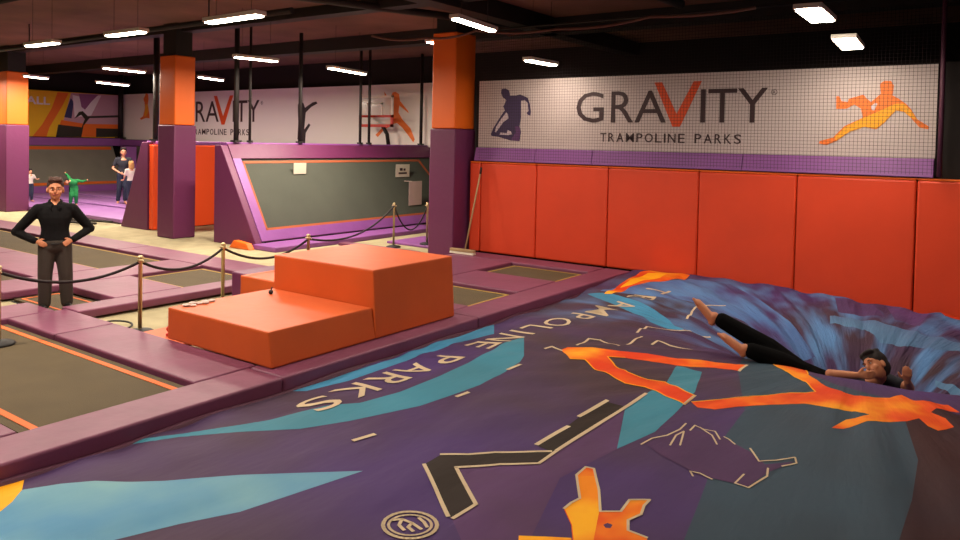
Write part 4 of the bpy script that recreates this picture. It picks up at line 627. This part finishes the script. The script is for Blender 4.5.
def rope(a,b,sag,label):
    bm=bmesh.new(); P=[]
    for i in range(21):
        t=i/20; p=a.lerp(b,t); p.z-=sag*4*t*(1-t); P.append(p)
    tube(bm,P,.016,8); tag(obj('barrier_rope',bm,'rope'),label,'rope','dark ropes of the barrier')
rope(s0,s1,.16,'dark barrier rope sagging in front of the man\'s legs')
rope(s1,s2,.17,'dark barrier rope between the two posts left of the orange steps')
rope(s2,s3,.2,'dark barrier rope dipping behind the left corner of the upper step')
rope(s3,s4,.25,'longest barrier rope rising to the post before the angled trampoline wall')
rope(s4,s5,.5,'deeply sagging barrier rope next to the tall column')
bm=bmesh.new(); tube(bm,[(-8.25+.16*math.cos(a*.35),4.55+.14*math.sin(a*.35),.02+.004*a) for a in range(16)],.012,6)
tag(obj('loose_strap',bm,'black_plastic'),'black strap curled at the base of the nearest rope post','strap')

# ------------------------------------------------------------------ broom
br=thing('broom','wide push broom leaning on the red wall beside the tall column','broom',(-8.2,11.2,.13))
bm=bmesh.new(); tube(bm,[(-8.22,11.17,.22),(-8.14,11.5,1.66)],.016,8); chl('handle',bm,'wood',br)
bm=bmesh.new(); box(bm,-8.55,-8.0,11.12,11.2,.17,.22,bev=.008); chl('head_block',bm,'wood',br)
bm=bmesh.new(); prism(bm,[(11.13,.17),(11.19,.17),(11.21,.132),(11.11,.132)],'X',-8.55,-8.0); chl('bristles',bm,'paper',br)
bm=bmesh.new(); tube(bm,[(-8.141,11.49,1.62),(-8.135,11.515,1.74)],.02,8); chl('grip',bm,'black_plastic',br)

# ------------------------------------------------------------------ airbag
def build_airbag():
    X0,X1,Y0,Y1=-5.04,3.4,.4,11.56; d=.05
    nx=int(round((X1-X0)/d)); ny=int(round((Y1-Y0)/d))
    hx=(X1-X0)/nx; hy=(Y1-Y0)/ny
    H=[[height(X0+i*hx,Y0+j*hy) for j in range(ny+1)] for i in range(nx+1)]
    verts=[(X0+i*hx,Y0+j*hy,H[i][j]) for i in range(nx+1) for j in range(ny+1)]
    faces=[]; mi=[]
    for i in range(nx):
        for j in range(ny):
            a=i*(ny+1)+j; b=a+ny+1
            faces.append((a,b,b+1)); faces.append((a,b+1,a+1)); mi+= [0,0]
    # skirt
    rim=[i*(ny+1) for i in range(nx+1)]+[nx*(ny+1)+j for j in range(1,ny+1)]+[i*(ny+1)+ny for i in range(nx-1,-1,-1)]+[j for j in range(ny-1,0,-1)]
    base=len(verts)
    for r in rim: v=verts[r]; verts.append((v[0],v[1],-1.55))
    k=len(rim)
    for i in range(k): faces.append((rim[i],base+i,base+(i+1)%k,rim[(i+1)%k])); mi.append(0)
    mats=['air_base']; midx={'air_base':0}
    def zat(i,j,tri,x,y):
        u=(x-X0)/hx-i; v=(y-Y0)/hy-j
        h00,h10,h11,h01=H[i][j],H[i+1][j],H[i+1][j+1],H[i][j+1]
        if tri==0: return h00+u*(h10-h00)+v*(h11-h10)
        return h00+v*(h01-h00)+u*(h11-h01)
    def clip(P,ax,val,s):
        out=[]; n=len(P)
        for q in range(n):
            a=P[q]; b=P[(q+1)%n]; da=(a[ax]-val)*s; db=(b[ax]-val)*s
            if da>=0: out.append(a)
            if (da>0 and db<0) or (da<0 and db>0):
                t=da/(da-db); out.append((a[0]+(b[0]-a[0])*t,a[1]+(b[1]-a[1])*t))
        return out
    def clipd(P,cx,cy,s):
        out=[]; n=len(P)
        f=lambda p:(((p[0]-cx)/hx)-((p[1]-cy)/hy))*s
        for q in range(n):
            a=P[q]; b=P[(q+1)%n]; da=f(a); db=f(b)
            if da>=0: out.append(a)
            if (da>0 and db<0) or (da<0 and db>0):
                t=da/(da-db); out.append((a[0]+(b[0]-a[0])*t,a[1]+(b[1]-a[1])*t))
        return out
    def area(P):
        return abs(sum(P[i][0]*P[(i+1)%len(P)][1]-P[(i+1)%len(P)][0]*P[i][1] for i in range(len(P))))/2
    def add_tri(T,m,lay):
        off=.00013*lay+.0005
        if m not in midx: midx[m]=len(mats); mats.append(m)
        k=midx[m]
        i0=max(0,int((min(p[0] for p in T)-X0)//hx)); i1=min(nx-1,int((max(p[0] for p in T)-X0)//hx))
        for i in range(i0,i1+1):
            C=clip(T,0,X0+i*hx,1)
            if len(C)<3: continue
            C=clip(C,0,X0+(i+1)*hx,-1)
            if len(C)<3: continue
            j0=max(0,int((min(p[1] for p in C)-Y0)//hy)); j1=min(ny-1,int((max(p[1] for p in C)-Y0)//hy))
            for j in range(j0,j1+1):
                D=clip(C,1,Y0+j*hy,1)
                if len(D)<3: continue
                D=clip(D,1,Y0+(j+1)*hy,-1)
                if len(D)<3: continue
                for tri,s in ((0,1),(1,-1)):
                    E=clipd(D,X0+i*hx,Y0+j*hy,s)
                    if len(E)<3 or area(E)<1e-8: continue
                    if sum(E[q][0]*E[(q+1)%len(E)][1]-E[(q+1)%len(E)][0]*E[q][1] for q in range(len(E)))<0: E=E[::-1]
                    b=len(verts)
                    for p in E: verts.append((p[0],p[1],zat(i,j,tri,p[0],p[1])+off))
                    faces.append(tuple(range(b,b+len(E)))); mi.append(k)
    lay=0
    for m,w,P in AIR_ART:
        if w==0:
            lay=min(lay+1,40)
            V=[Vector((p[0],p[1],0)) for p in P]
            for t in geometry.tessellate_polygon([V]): add_tri([(V[q].x,V[q].y) for q in t],m,lay)
        else:
            for a,b in zip(P,P[1:]):
                a=Vector(a); b=Vector(b); t=(b-a); L=t.length
                if L<1e-4: continue
                t/=L; n=Vector((-t.y,t.x))*w/2; a2=a-t*w*.3; b2=b+t*w*.3
                Q=[a2+n,b2+n,b2-n,a2-n]; Q=[(q.x,q.y) for q in Q]
                add_tri([Q[0],Q[1],Q[2]],m,44); add_tri([Q[0],Q[2],Q[3]],m,44)
    # lettering that runs along the frame pads, tops towards the camera side
    for ch,yc,xc,w in (('S',4.18,-4.52,.32),('K',4.60,-4.53,.34),('R',5.01,-4.53,.32),('A',5.42,-4.53,.36),('P',5.80,-4.50,.28),
                    ('E',6.50,-4.52,.26),('N',6.88,-4.49,.32),('I',7.20,-4.47,.06),('L',7.46,-4.44,.24),('O',7.85,-4.38,.34),('P',8.3,-4.32,.28),('M',8.8,-4.26,.36),('A',9.3,-4.18,.34),('R',9.75,-4.12,.3),('T',10.15,-4.06,.3)):
        vs,ts,(x0,x1,y0,y1)=text_tris(ch,.004)
        for t in ts:
            T=[(xc-.16+(vs[q].y-y0)/(y1-y0)*.32, yc+w/2-(vs[q].x-x0)/(x1-x0)*w) for q in t]
            add_tri(T,'air_white',48)
    me=bpy.data.meshes.new('landing_airbag'); me.from_pydata(verts,[],faces)
    for m in mats: me.materials.append(M[m])
    me.polygons.foreach_set('material_index',mi); me.polygons.foreach_set('use_smooth',[True]*len(faces))
    me.update()
    nor=[]
    e=.02
    for v in me.vertices:
        x,y,z=v.co
        if z<-1.5: nor.append((0,0,1)); continue
        nor.append(Vector((-(height(x+e,y)-height(x-e,y))/(2*e),-(height(x,y+e)-height(x,y-e))/(2*e),1)).normalized())
    me.normals_split_custom_set_from_vertices(nor)
    o=link(bpy.data.objects.new('landing_airbag',me))
    return o
ab=tag(build_airbag(),'huge printed landing airbag in purple, blue and orange, sunk in around a fallen jumper','airbag')
# purple skirt flap between pads and airbag
bm=bmesh.new(); N=160
rows=[]
for i in range(N+1):
    y=-1+12.5*i/N; z=.005+.012*math.sin(y*4.1)
    rows.append([bm.verts.new((x,y,zz)) for x,zz in ((-5.079,-.085),(-5.077,z+.02),(-5.045,z+.012),(-5.04,-.085))])
for a,b in zip(rows,rows[1:]):
    for j in range(3): bm.faces.new([a[j],a[j+1],b[j+1],b[j]]).smooth=True
tag(obj('edge_flap',bm,'pad_dark'),'dark purple flap lining the gap between the frame pads and the airbag','flap')

# ------------------------------------------------------------------ people
def remesh(name,bm,mats,parent,voxel=.012,smooth=2,matfn=None):
    me=bpy.data.meshes.new('t'); bmesh.ops.recalc_face_normals(bm,faces=bm.faces[:]); bm.to_mesh(me); bm.free()
    o=link(bpy.data.objects.new('t',me))
    r=o.modifiers.new('r','REMESH'); r.mode='VOXEL'; r.voxel_size=voxel; r.use_smooth_shade=True
    s=o.modifiers.new('s','SMOOTH'); s.iterations=smooth; s.factor=.5
    bpy.context.view_layer.update()
    m2=bpy.data.meshes.new_from_object(o.evaluated_get(bpy.context.evaluated_depsgraph_get()))
    bpy.data.objects.remove(o); bpy.data.meshes.remove(me)
    m2.name=name; m2.materials.clear()
    for m in mats: m2.materials.append(M[m])
    for p in m2.polygons: p.use_smooth=True; p.material_index=0
    o=link(bpy.data.objects.new(name,m2)); o.parent=parent
    return o
def addmesh(dst,bm,mats):
    """join extra detail into an existing mesh object"""
    me=bpy.data.meshes.new('t'); bm.to_mesh(me); bm.free()
    b=bmesh.new(); b.from_mesh(dst.data); n=len(b.faces); b.from_mesh(me); b.faces.ensure_lookup_table()
    k0=len(dst.data.materials)
    for f in b.faces[n:]: f.material_index+=k0; f.smooth=True
    for m in mats: dst.data.materials.append(M[m])
    b.to_mesh(dst.data); b.free(); bpy.data.meshes.remove(me)
def limb(bm,P,R,n=12):
    P=[Vector(p) for p in P]; pts=[];rad=[]
    for i in range(len(P)-1):
        for k in range(5):
            t=k/5; pts.append(P[i].lerp(P[i+1],t)); rad.append(R[i]+(R[i+1]-R[i])*t)
    pts.append(P[-1]); rad.append(R[-1])
    tube(bm,pts,rad,n)
    for p,r in zip(P,R): ball(bm,p,r*.99,seg=12,ring=8)
def hand(bm,wr,d,side,k=1,curl=.5):
    """palm and five fingers; d = direction the hand points, side = direction of the thumb"""
    d=Vector(d).normalized(); s=Vector(side); s=(s-d*s.dot(d)).normalized(); n=d.cross(s)
    wr=Vector(wr)
    for q in (-.5,0,.5): limb(bm,[wr,wr+d*.085*k+s*q*.045*k],[.02*k,.017*k],8)
    for i,(o,L) in enumerate(((.030,.068),(.010,.078),(-.010,.072),(-.030,.056))):
        b=wr+d*.085*k+s*o*k; m=b+(d-n*curl*.5).normalized()*L*.5*k; e=m+(d-n*curl*1.6).normalized()*L*.5*k
        limb(bm,[b,m,e],[.0095*k,.0085*k,.007*k],8)
    b=wr+d*.03*k+s*.025*k; m=b+(s+d*.8).normalized()*.04*k; e=m+(d+s*.3-n*.3).normalized()*.035*k
    limb(bm,[b,m,e],[.013*k,.011*k,.009*k],8)
def foot(bm,an,d,up,k=1):
    an=Vector(an); d=Vector(d).normalized(); up=Vector(up).normalized()
    limb(bm,[an,an-up*.045*k-d*.035*k],[.036*k,.032*k],8)
    limb(bm,[an-up*.03*k,an-up*.045*k+d*.11*k,an-up*.05*k+d*.15*k],[.038*k,.034*k,.029*k],8)
    s=d.cross(up)
    for i,o in enumerate((-.03,-.014,0,.013,.025)):
        limb(bm,[an-up*.052*k+d*.14*k+s*o*k,an-up*.056*k+d*(.19-.008*i)*k+s*o*k],[.014*k,.012*k],6)
def head_mesh(bm,c,R,k=1):
    """head blob, face towards -Y in local frame R"""
    def W(p): return Vector(c)+R@(Vector(p)*k)
    ball(bm,W((0,.012,.03)),(.078*k,.098*k,.098*k),rotm=R)
    ball(bm,W((0,-.022,-.045)),(.058*k,.066*k,.07*k),rotm=R)
    ball(bm,W((0,-.05,-.088)),(.03*k,.028*k,.024*k),rotm=R)
    ball(bm,W((0,-.098,-.018)),(.012*k,.02*k,.024*k),rotm=R)
    ball(bm,W((0,-.086,.012)),(.009*k,.014*k,.03*k),rotm=R)
    for s in (-1,1):
        ball(bm,W((s*.04,-.055,-.03)),(.026*k,.026*k,.026*k),rotm=R)
        ball(bm,W((s*.08,.01,-.012)),(.011*k,.02*k,.033*k),rotm=R)
        ball(bm,W((s*.03,-.078,.03)),(.026*k,.014*k,.010*k),rotm=R)
def face_detail(o,c,R,k=1,smile=1,brow='hair_brown'):
    def W(p): return Vector(c)+R@(Vector(p)*k)
    bm=bmesh.new()
    for s in (-1,1):
        ball(bm,W((s*.030,-.083,.008)),(.011*k,.007*k,.006*k),0,10,6,R)
        ball(bm,W((s*.030,-.0885,.008)),(.0055*k,.004*k,.0055*k),1,8,6,R)
        ball(bm,W((s*.031,-.092,.032)),(.018*k,.005*k,.003*k),1,8,6,R)
    limbP=[W((x*.03,-.090+.012*x*x,-.058+.008*x*x*smile)) for x in (-1,-.5,0,.5,1)]
    tube(bm,limbP,.006*k,6,2)
    addmesh(o,bm,['eye_white',brow,'lip'])
def hair_cap(c,R,k,m,parent,long=0,fringe=.05):
    def W(p): return Vector(c)+R@(Vector(p)*k)
    bm=bmesh.new()
    ball(bm,W((0,.026,.052)),(.087*k,.104*k,.092*k),rotm=R)
    ball(bm,W((0,.06,.0)),(.08*k,.065*k,.085*k),rotm=R)
    ball(bm,W((.02,-.045,.105)),(.055*k,.045*k,.024*k),rotm=R)
    ball(bm,W((-.035,-.03,.105)),(.04*k,.045*k,.03*k),rotm=R)
    for i in range(14):
        a=i*2*PI/14; ball(bm,W((.05*math.cos(a),.02+.055*math.sin(a),.118+.008*math.sin(i*2.3))),(.022*k,.022*k,.022*k),seg=8,ring=6)
    if long:
        for i in range(9):
            a=PI*(i/8); p=(.075*math.cos(a),.03+.06*math.sin(a),0)
            limb(bm,[W((p[0],p[1],.02)),W((p[0]*1.05,p[1]*1.1,-long*.6)),W((p[0]*.9,p[1],-long))],[.028*k,.026*k,.014*k],8)
    return remesh('hair',bm,[m],parent,.009,2)
Rz=lambda a: Matrix.Rotation(a,3,'Z')
def standing(name_label,cat,loc,rz,H,J,skin,top,bottom,hairm,long=0,sleeves='long',shoes=True,headR=None,vox=.011,bare=False,group=None,bulk=1.0,hs=1.08,collar=.05):
    """J in metres for a 1.75 m figure, scaled to H"""
    k=H/1.75
    t=thing('person',name_label,cat,loc,rz,group)
    V=lambda p:Vector(p)*k
    hd=V(J['head']); R=headR or Matrix.Identity(3)
    bm=bmesh.new()
    head_mesh(bm,hd,R,k*hs)
    ch=V(J['chest']); pe=V(J['pelvis']); nb=V(J.get('neck',(0,.02,1.47)))
    limb(bm,[nb-(nb-ch)*.25,hd+R@Vector((0,.02,-.06))*k],[.055*k,.052*k])
    for s,S,E,Wr,hdir,th in J['arms']:
        limb(bm,[V(S),V(E),V(Wr)],[.047*k,.036*k,.024*k]); hand(bm,V(Wr),hdir,th,k)
    for Hp,K,A,fd in J['legs']:
        limb(bm,[V(Hp),V(K),V(A)],[.075*k,.05*k,.035*k]); foot(bm,V(A),fd,(0,0,1),k)
    for z,rx,ry in ((.0,.15,.10),(.35,.13,.09),(.7,.16,.105),(1.0,.17,.1)):
        c=pe.lerp(ch,z); ball(bm,c,(rx*k,ry*k,.12*k))
    body=remesh('body',bm,[skin],t,vox*.8,2)
    face_detail(body,hd,R,k*hs,brow=hairm)
    # top
    bm=bmesh.new()
    RX=[.168,.160,.148,.142,.148,.162,.178,.186,.165]; RY=[.122,.118,.112,.110,.115,.122,.124,.114,.095]
    for i in range(33):
        u=i/32; c=pe.lerp(ch,u*1.05-.02); q=min(7,int(u*8)); f=u*8-q
        rx=RX[q]*(1-f)+RX[q+1]*f; ry=RY[q]*(1-f)+RY[q+1]*f
        ball(bm,c,(rx*k*bulk,ry*k*bulk,.085*k),seg=20,ring=12)
    for s,S,E,Wr,hdir,th in J['arms']:
        S,E,Wr=V(S),V(E),V(Wr)
        limb(bm,[ch.lerp(S,.2)+Vector((0,0,.03))*k,S],[.085*k,.068*k])
        if sleeves=='long': limb(bm,[S,E,E.lerp(Wr,.93)],[.066*k*bulk,.052*k*bulk,.040*k*bulk])
        else: limb(bm,[S,S.lerp(E,.62)],[.064*k,.058*k])
    limb(bm,[ch+(nb-ch)*.1,ch+(nb-ch)*.42],[.10*k,.07*k])
    remesh('shirt',bm,[top],t,vox,3)
    bm=bmesh.new()
    ball(bm,pe,(.168*k*bulk,.125*k*bulk,.10*k)); ball(bm,pe+Vector((0,0,-.07))*k,(.165*k*bulk,.12*k*bulk,.09*k))
    for Hp,K,A,fd in J['legs']:
        limb(bm,[V(Hp),V(K),V(A)+Vector((0,0,-.0 if not bare else .05))*k],[.098*k*bulk,.078*k*bulk,.066*k*bulk])
    remesh('trousers',bm,[bottom],t,vox,3)
    if shoes:
        for Hp,K,A,fd in J['legs']:
            bm=bmesh.new(); a=V(A); d=Vector(fd).normalized()
            limb(bm,[a+Vector((0,0,-.035))*k-d*.03*k,a+Vector((0,0,-.045))*k+d*.12*k,a+Vector((0,0,-.05))*k+d*.18*k],[.046*k,.042*k,.034*k])
            remesh('shoe',bm,['shoe_black'],t,vox,2)
    hair_cap(hd,R,k*hs,hairm,t,long)
    return t,k
# man in black, arms akimbo
J=dict(head=(0.0,-.01,1.635),chest=(0,0,1.36),pelvis=(0,0,.93),neck=(0,.01,1.49),
 arms=[(-1,(-.20,0,1.37),(-.455,.08,1.07),(-.225,-.07,.95),(.75,-.45,-.35),(0,.2,1)),
       (1,(.20,0,1.37),(.425,.10,1.08),(.205,-.07,.95),(-.75,-.45,-.35),(0,.2,1))],
 legs=[((-.09,0,.92),(-.115,-.01,.50),(-.12,.02,.09),(-.25,-1,0)),((.09,0,.92),(.125,-.01,.50),(.145,.02,.09),(.25,-1,0))])
ang=math.atan2(-9.4,-4.55)  # direction from man to camera handled below
face_cam=lambda x,y: math.atan2(0-y,0-x)+PI/2
man,k=standing('man in black shirt and dark trousers standing with hands on his hips, smiling','person',(-9.55,4.46,.037),face_cam(-9.55,4.46),1.59,J,'skin','shirt_black','trousers_dark','hair_brown',shoes=True,vox=.011,bulk=1.17,hs=1.2)
bm=bmesh.new()
arc=[(.078*math.sin(a)*k,(.005-.075*math.cos(a))*k,(1.455+.02*(1-math.cos(a))-.05*max(0,math.cos(a))**6)*k) for a in [math.radians(d) for d in range(18,343,12)]]
tube(bm,arc,[(.022*k,.010*k)]*len(arc),8)
for s_ in (-1,1):
    tube(bm,[(s_*.030*k,-.085*k,1.435*k),(s_*.055*k,-.118*k,1.40*k),(s_*.045*k,-.132*k,1.36*k)],[(.02*k,.012*k),(.022*k,.010*k),(.006*k,.006*k)],8)
obj('collar',bm,'shirt_black',man)
bm=bmesh.new(); box(bm,-.05*k,.05*k,-.162*k,-.150*k,.90*k,.925*k,bev=.004); obj('belt_buckle',bm,'black_plastic',man)
# far couple
J2=dict(head=(0.0,-.02,1.63),chest=(0,0,1.36),pelvis=(0,0,.98),
 arms=[(-1,(-.19,0,1.40),(-.30,-.03,1.12),(-.10,-.22,.98),(.5,-.8,-.2),(0,0,1)),(1,(.19,0,1.40),(.27,-.08,1.13),(.08,-.28,1.02),(.2,-.9,-.1),(0,0,1))],
 legs=[((-.09,0,.92),(-.11,-.03,.50),(-.14,.02,.09),(-.2,-1,0)),((.09,0,.92),(.08,-.04,.50),(.06,.03,.09),(.2,-1,0))])
standing('man in dark t-shirt and jeans holding a fair-haired girl\'s hands on the far court','person',(-22.3,12.42,.09),face_cam(-22.3,12.42)+.1,1.72,J2,'skin_light','tee_navy','jeans','hair_dark',sleeves='short',shoes=False,bare=True,vox=.02)
J3=dict(head=(0.0,-.0,1.62),chest=(0,0,1.36),pelvis=(0,0,.98),
 arms=[(-1,(-.19,0,1.40),(-.26,-.15,1.15),(-.14,-.36,1.1),(.1,-.9,.1),(0,0,1)),(1,(.19,0,1.40),(.24,-.05,1.13),(.16,-.26,1.0),(.0,-.9,-.1),(0,0,1))],
 legs=[((-.09,0,.92),(-.10,-.03,.50),(-.12,.02,.09),(-.2,-1,0)),((.09,0,.92),(.08,-.04,.50),(.10,.03,.09),(.2,-1,0))])
standing('fair-haired girl in a white top and dark trousers facing the man on the far court','person',(-21.3,12.1,.135),face_cam(-21.3,12.1)+PI+.5,1.3,J3,'skin_light','tee_white','jeans','hair_blond',long=.16,sleeves='short',shoes=False,bare=True,vox=.02)
# child in green behind the man's head
J4=dict(head=(-.30,-.22,1.22),chest=(-.06,-.05,1.22),pelvis=(.02,.06,.90),neck=(-.2,-.14,1.28),
 arms=[(-1,(-.18,-.03,1.36),(-.26,.05,1.52),(-.36,.05,1.62),(-.2,0,1),(1,0,0)),(1,(.18,0,1.28),(.38,0,1.22),(.56,-.02,1.28),(1,0,.3),(0,0,1))],
 legs=[((-.09,.05,.9),(-.11,-.05,.50),(-.14,.08,.09),(-.2,-1,0)),((.09,.05,.9),(.12,-.04,.50),(.12,.1,.09),(.2,-1,0))])
standing('child in a bright green top with arms out, jumping behind the man in black','person',(-22.7,11.12,.09),face_cam(-22.7,11.12),1.02,J4,'skin_light','green_top','green_top','hair_dark',shoes=False,bare=True,vox=.02,bulk=1.3)
J5=dict(head=(0.0,-.0,1.62),chest=(0,0,1.36),pelvis=(0,0,.98),
 arms=[(-1,(-.19,0,1.40),(-.24,.02,1.13),(-.22,-.12,.92),(0,-.4,-1),(0,-1,0)),(1,(.19,0,1.40),(.3,-.05,1.2),(.25,-.26,1.2),(.0,-.9,.2),(0,0,1))],
 legs=[((-.09,0,.92),(-.10,-.03,.50),(-.12,.02,.09),(-.2,-1,0)),((.09,0,.92),(.08,-.04,.50),(.10,.03,.09),(.2,-1,0))])
standing('dark-haired child half hidden behind the leftmost column','person',(-24.62,10.75,.09),face_cam(-24.62,10.75)+.6,1.02,J5,'skin_light','tee_white','jeans','hair_dark',sleeves='short',shoes=False,bare=True,vox=.02)

# ---- jumper lying in the airbag
def jumper():
    t=thing('person','dark-haired jumper sunk in the airbag crater, bare feet and black trouser legs raised','person',PJ)
    o=Vector(PJ)
    L=lambda *p: Vector(p)-o
    hip=L(-1.50,8.08,-.20); chest=L(-1.12,8.30,-.20); hd=L(-1.0,8.10,.12); nk=L(-.97,8.2,.0)
    R=Matrix.Rotation(math.radians(-28),3,'Z')@Matrix.Rotation(math.radians(-42),3,'Y')@Matrix.Rotation(math.radians(-12),3,'X')
    bm=bmesh.new(); head_mesh(bm,hd,R,1.12)
    limb(bm,[chest,nk,hd+R@Vector((0,.02,-.06))],[.09,.058,.055])
    for a in (0,.33,.66,1): ball(bm,hip.lerp(chest,a),.13)
    legs=[((-1.56,8.02,-.12),(-1.95,7.92,.17),(-2.44,7.83,.41),(-.62,.0,.78)),((-1.50,8.16,-.14),(-1.82,7.83,.07),(-2.08,7.70,.17),(-.75,-.1,.6))]
    for H_,K,A,fd in legs:
        H_,K,A=L(*H_),L(*K),L(*A); limb(bm,[H_,K,A],[.08,.055,.04])
        d=(A-K).normalized(); foot(bm,A+d*.05,Vector(fd),Vector((.85,.1,.45)),1.3)
    arms=[((-1.22,8.02,-.03),(-1.35,7.80,.05),(-1.13,7.84,.07),(.9,.1,.15),(0,0,1)),((-.92,8.3,-.05),(-.72,8.22,-.06),(-.72,8.02,.05),(.0,-.6,.8),(-1,0,0))]
    for S_,E,Wr,hdir,th in arms:
        limb(bm,[L(*S_),L(*E),L(*Wr)],[.052,.045,.032]); hand(bm,L(*Wr),hdir,th,1.1)
    body=remesh('body',bm,['skin'],t,.009,2); face_detail(body,hd,R,1.12,brow='hair_dark')
    bm=bmesh.new()
    for H_,K,A,fd in legs:
        H_,K,A=L(*H_),L(*K),L(*A); limb(bm,[hip.lerp(H_,.4),H_,K,K.lerp(A,.93)],[.13,.125,.105,.082])
    ball(bm,hip,(.16,.14,.13)); remesh('trousers',bm,['leg_black'],t,.011,3)
    bm=bmesh.new()
    for a in (.15,.4,.65,.9,1.05): ball(bm,hip.lerp(chest,a),(.16,.16,.15))
    for S,E,Wr,hdir,th in arms: limb(bm,[chest,L(*S),L(*S).lerp(L(*E),.55)],[.1,.075,.062])
    remesh('shirt',bm,['tee_navy'],t,.012,3)
    hair_cap(hd,R,1.16,'hair_dark',t)
PJ=(-1.3,8.3,-.3)
jumper()

# ------------------------------------------------------------------ world
w=bpy.data.worlds.new('w'); SC.world=w; w.use_nodes=True
w.node_tree.nodes['Background'].inputs['Color'].default_value=(.9,.7,.55,1); w.node_tree.nodes['Background'].inputs['Strength'].default_value=.02
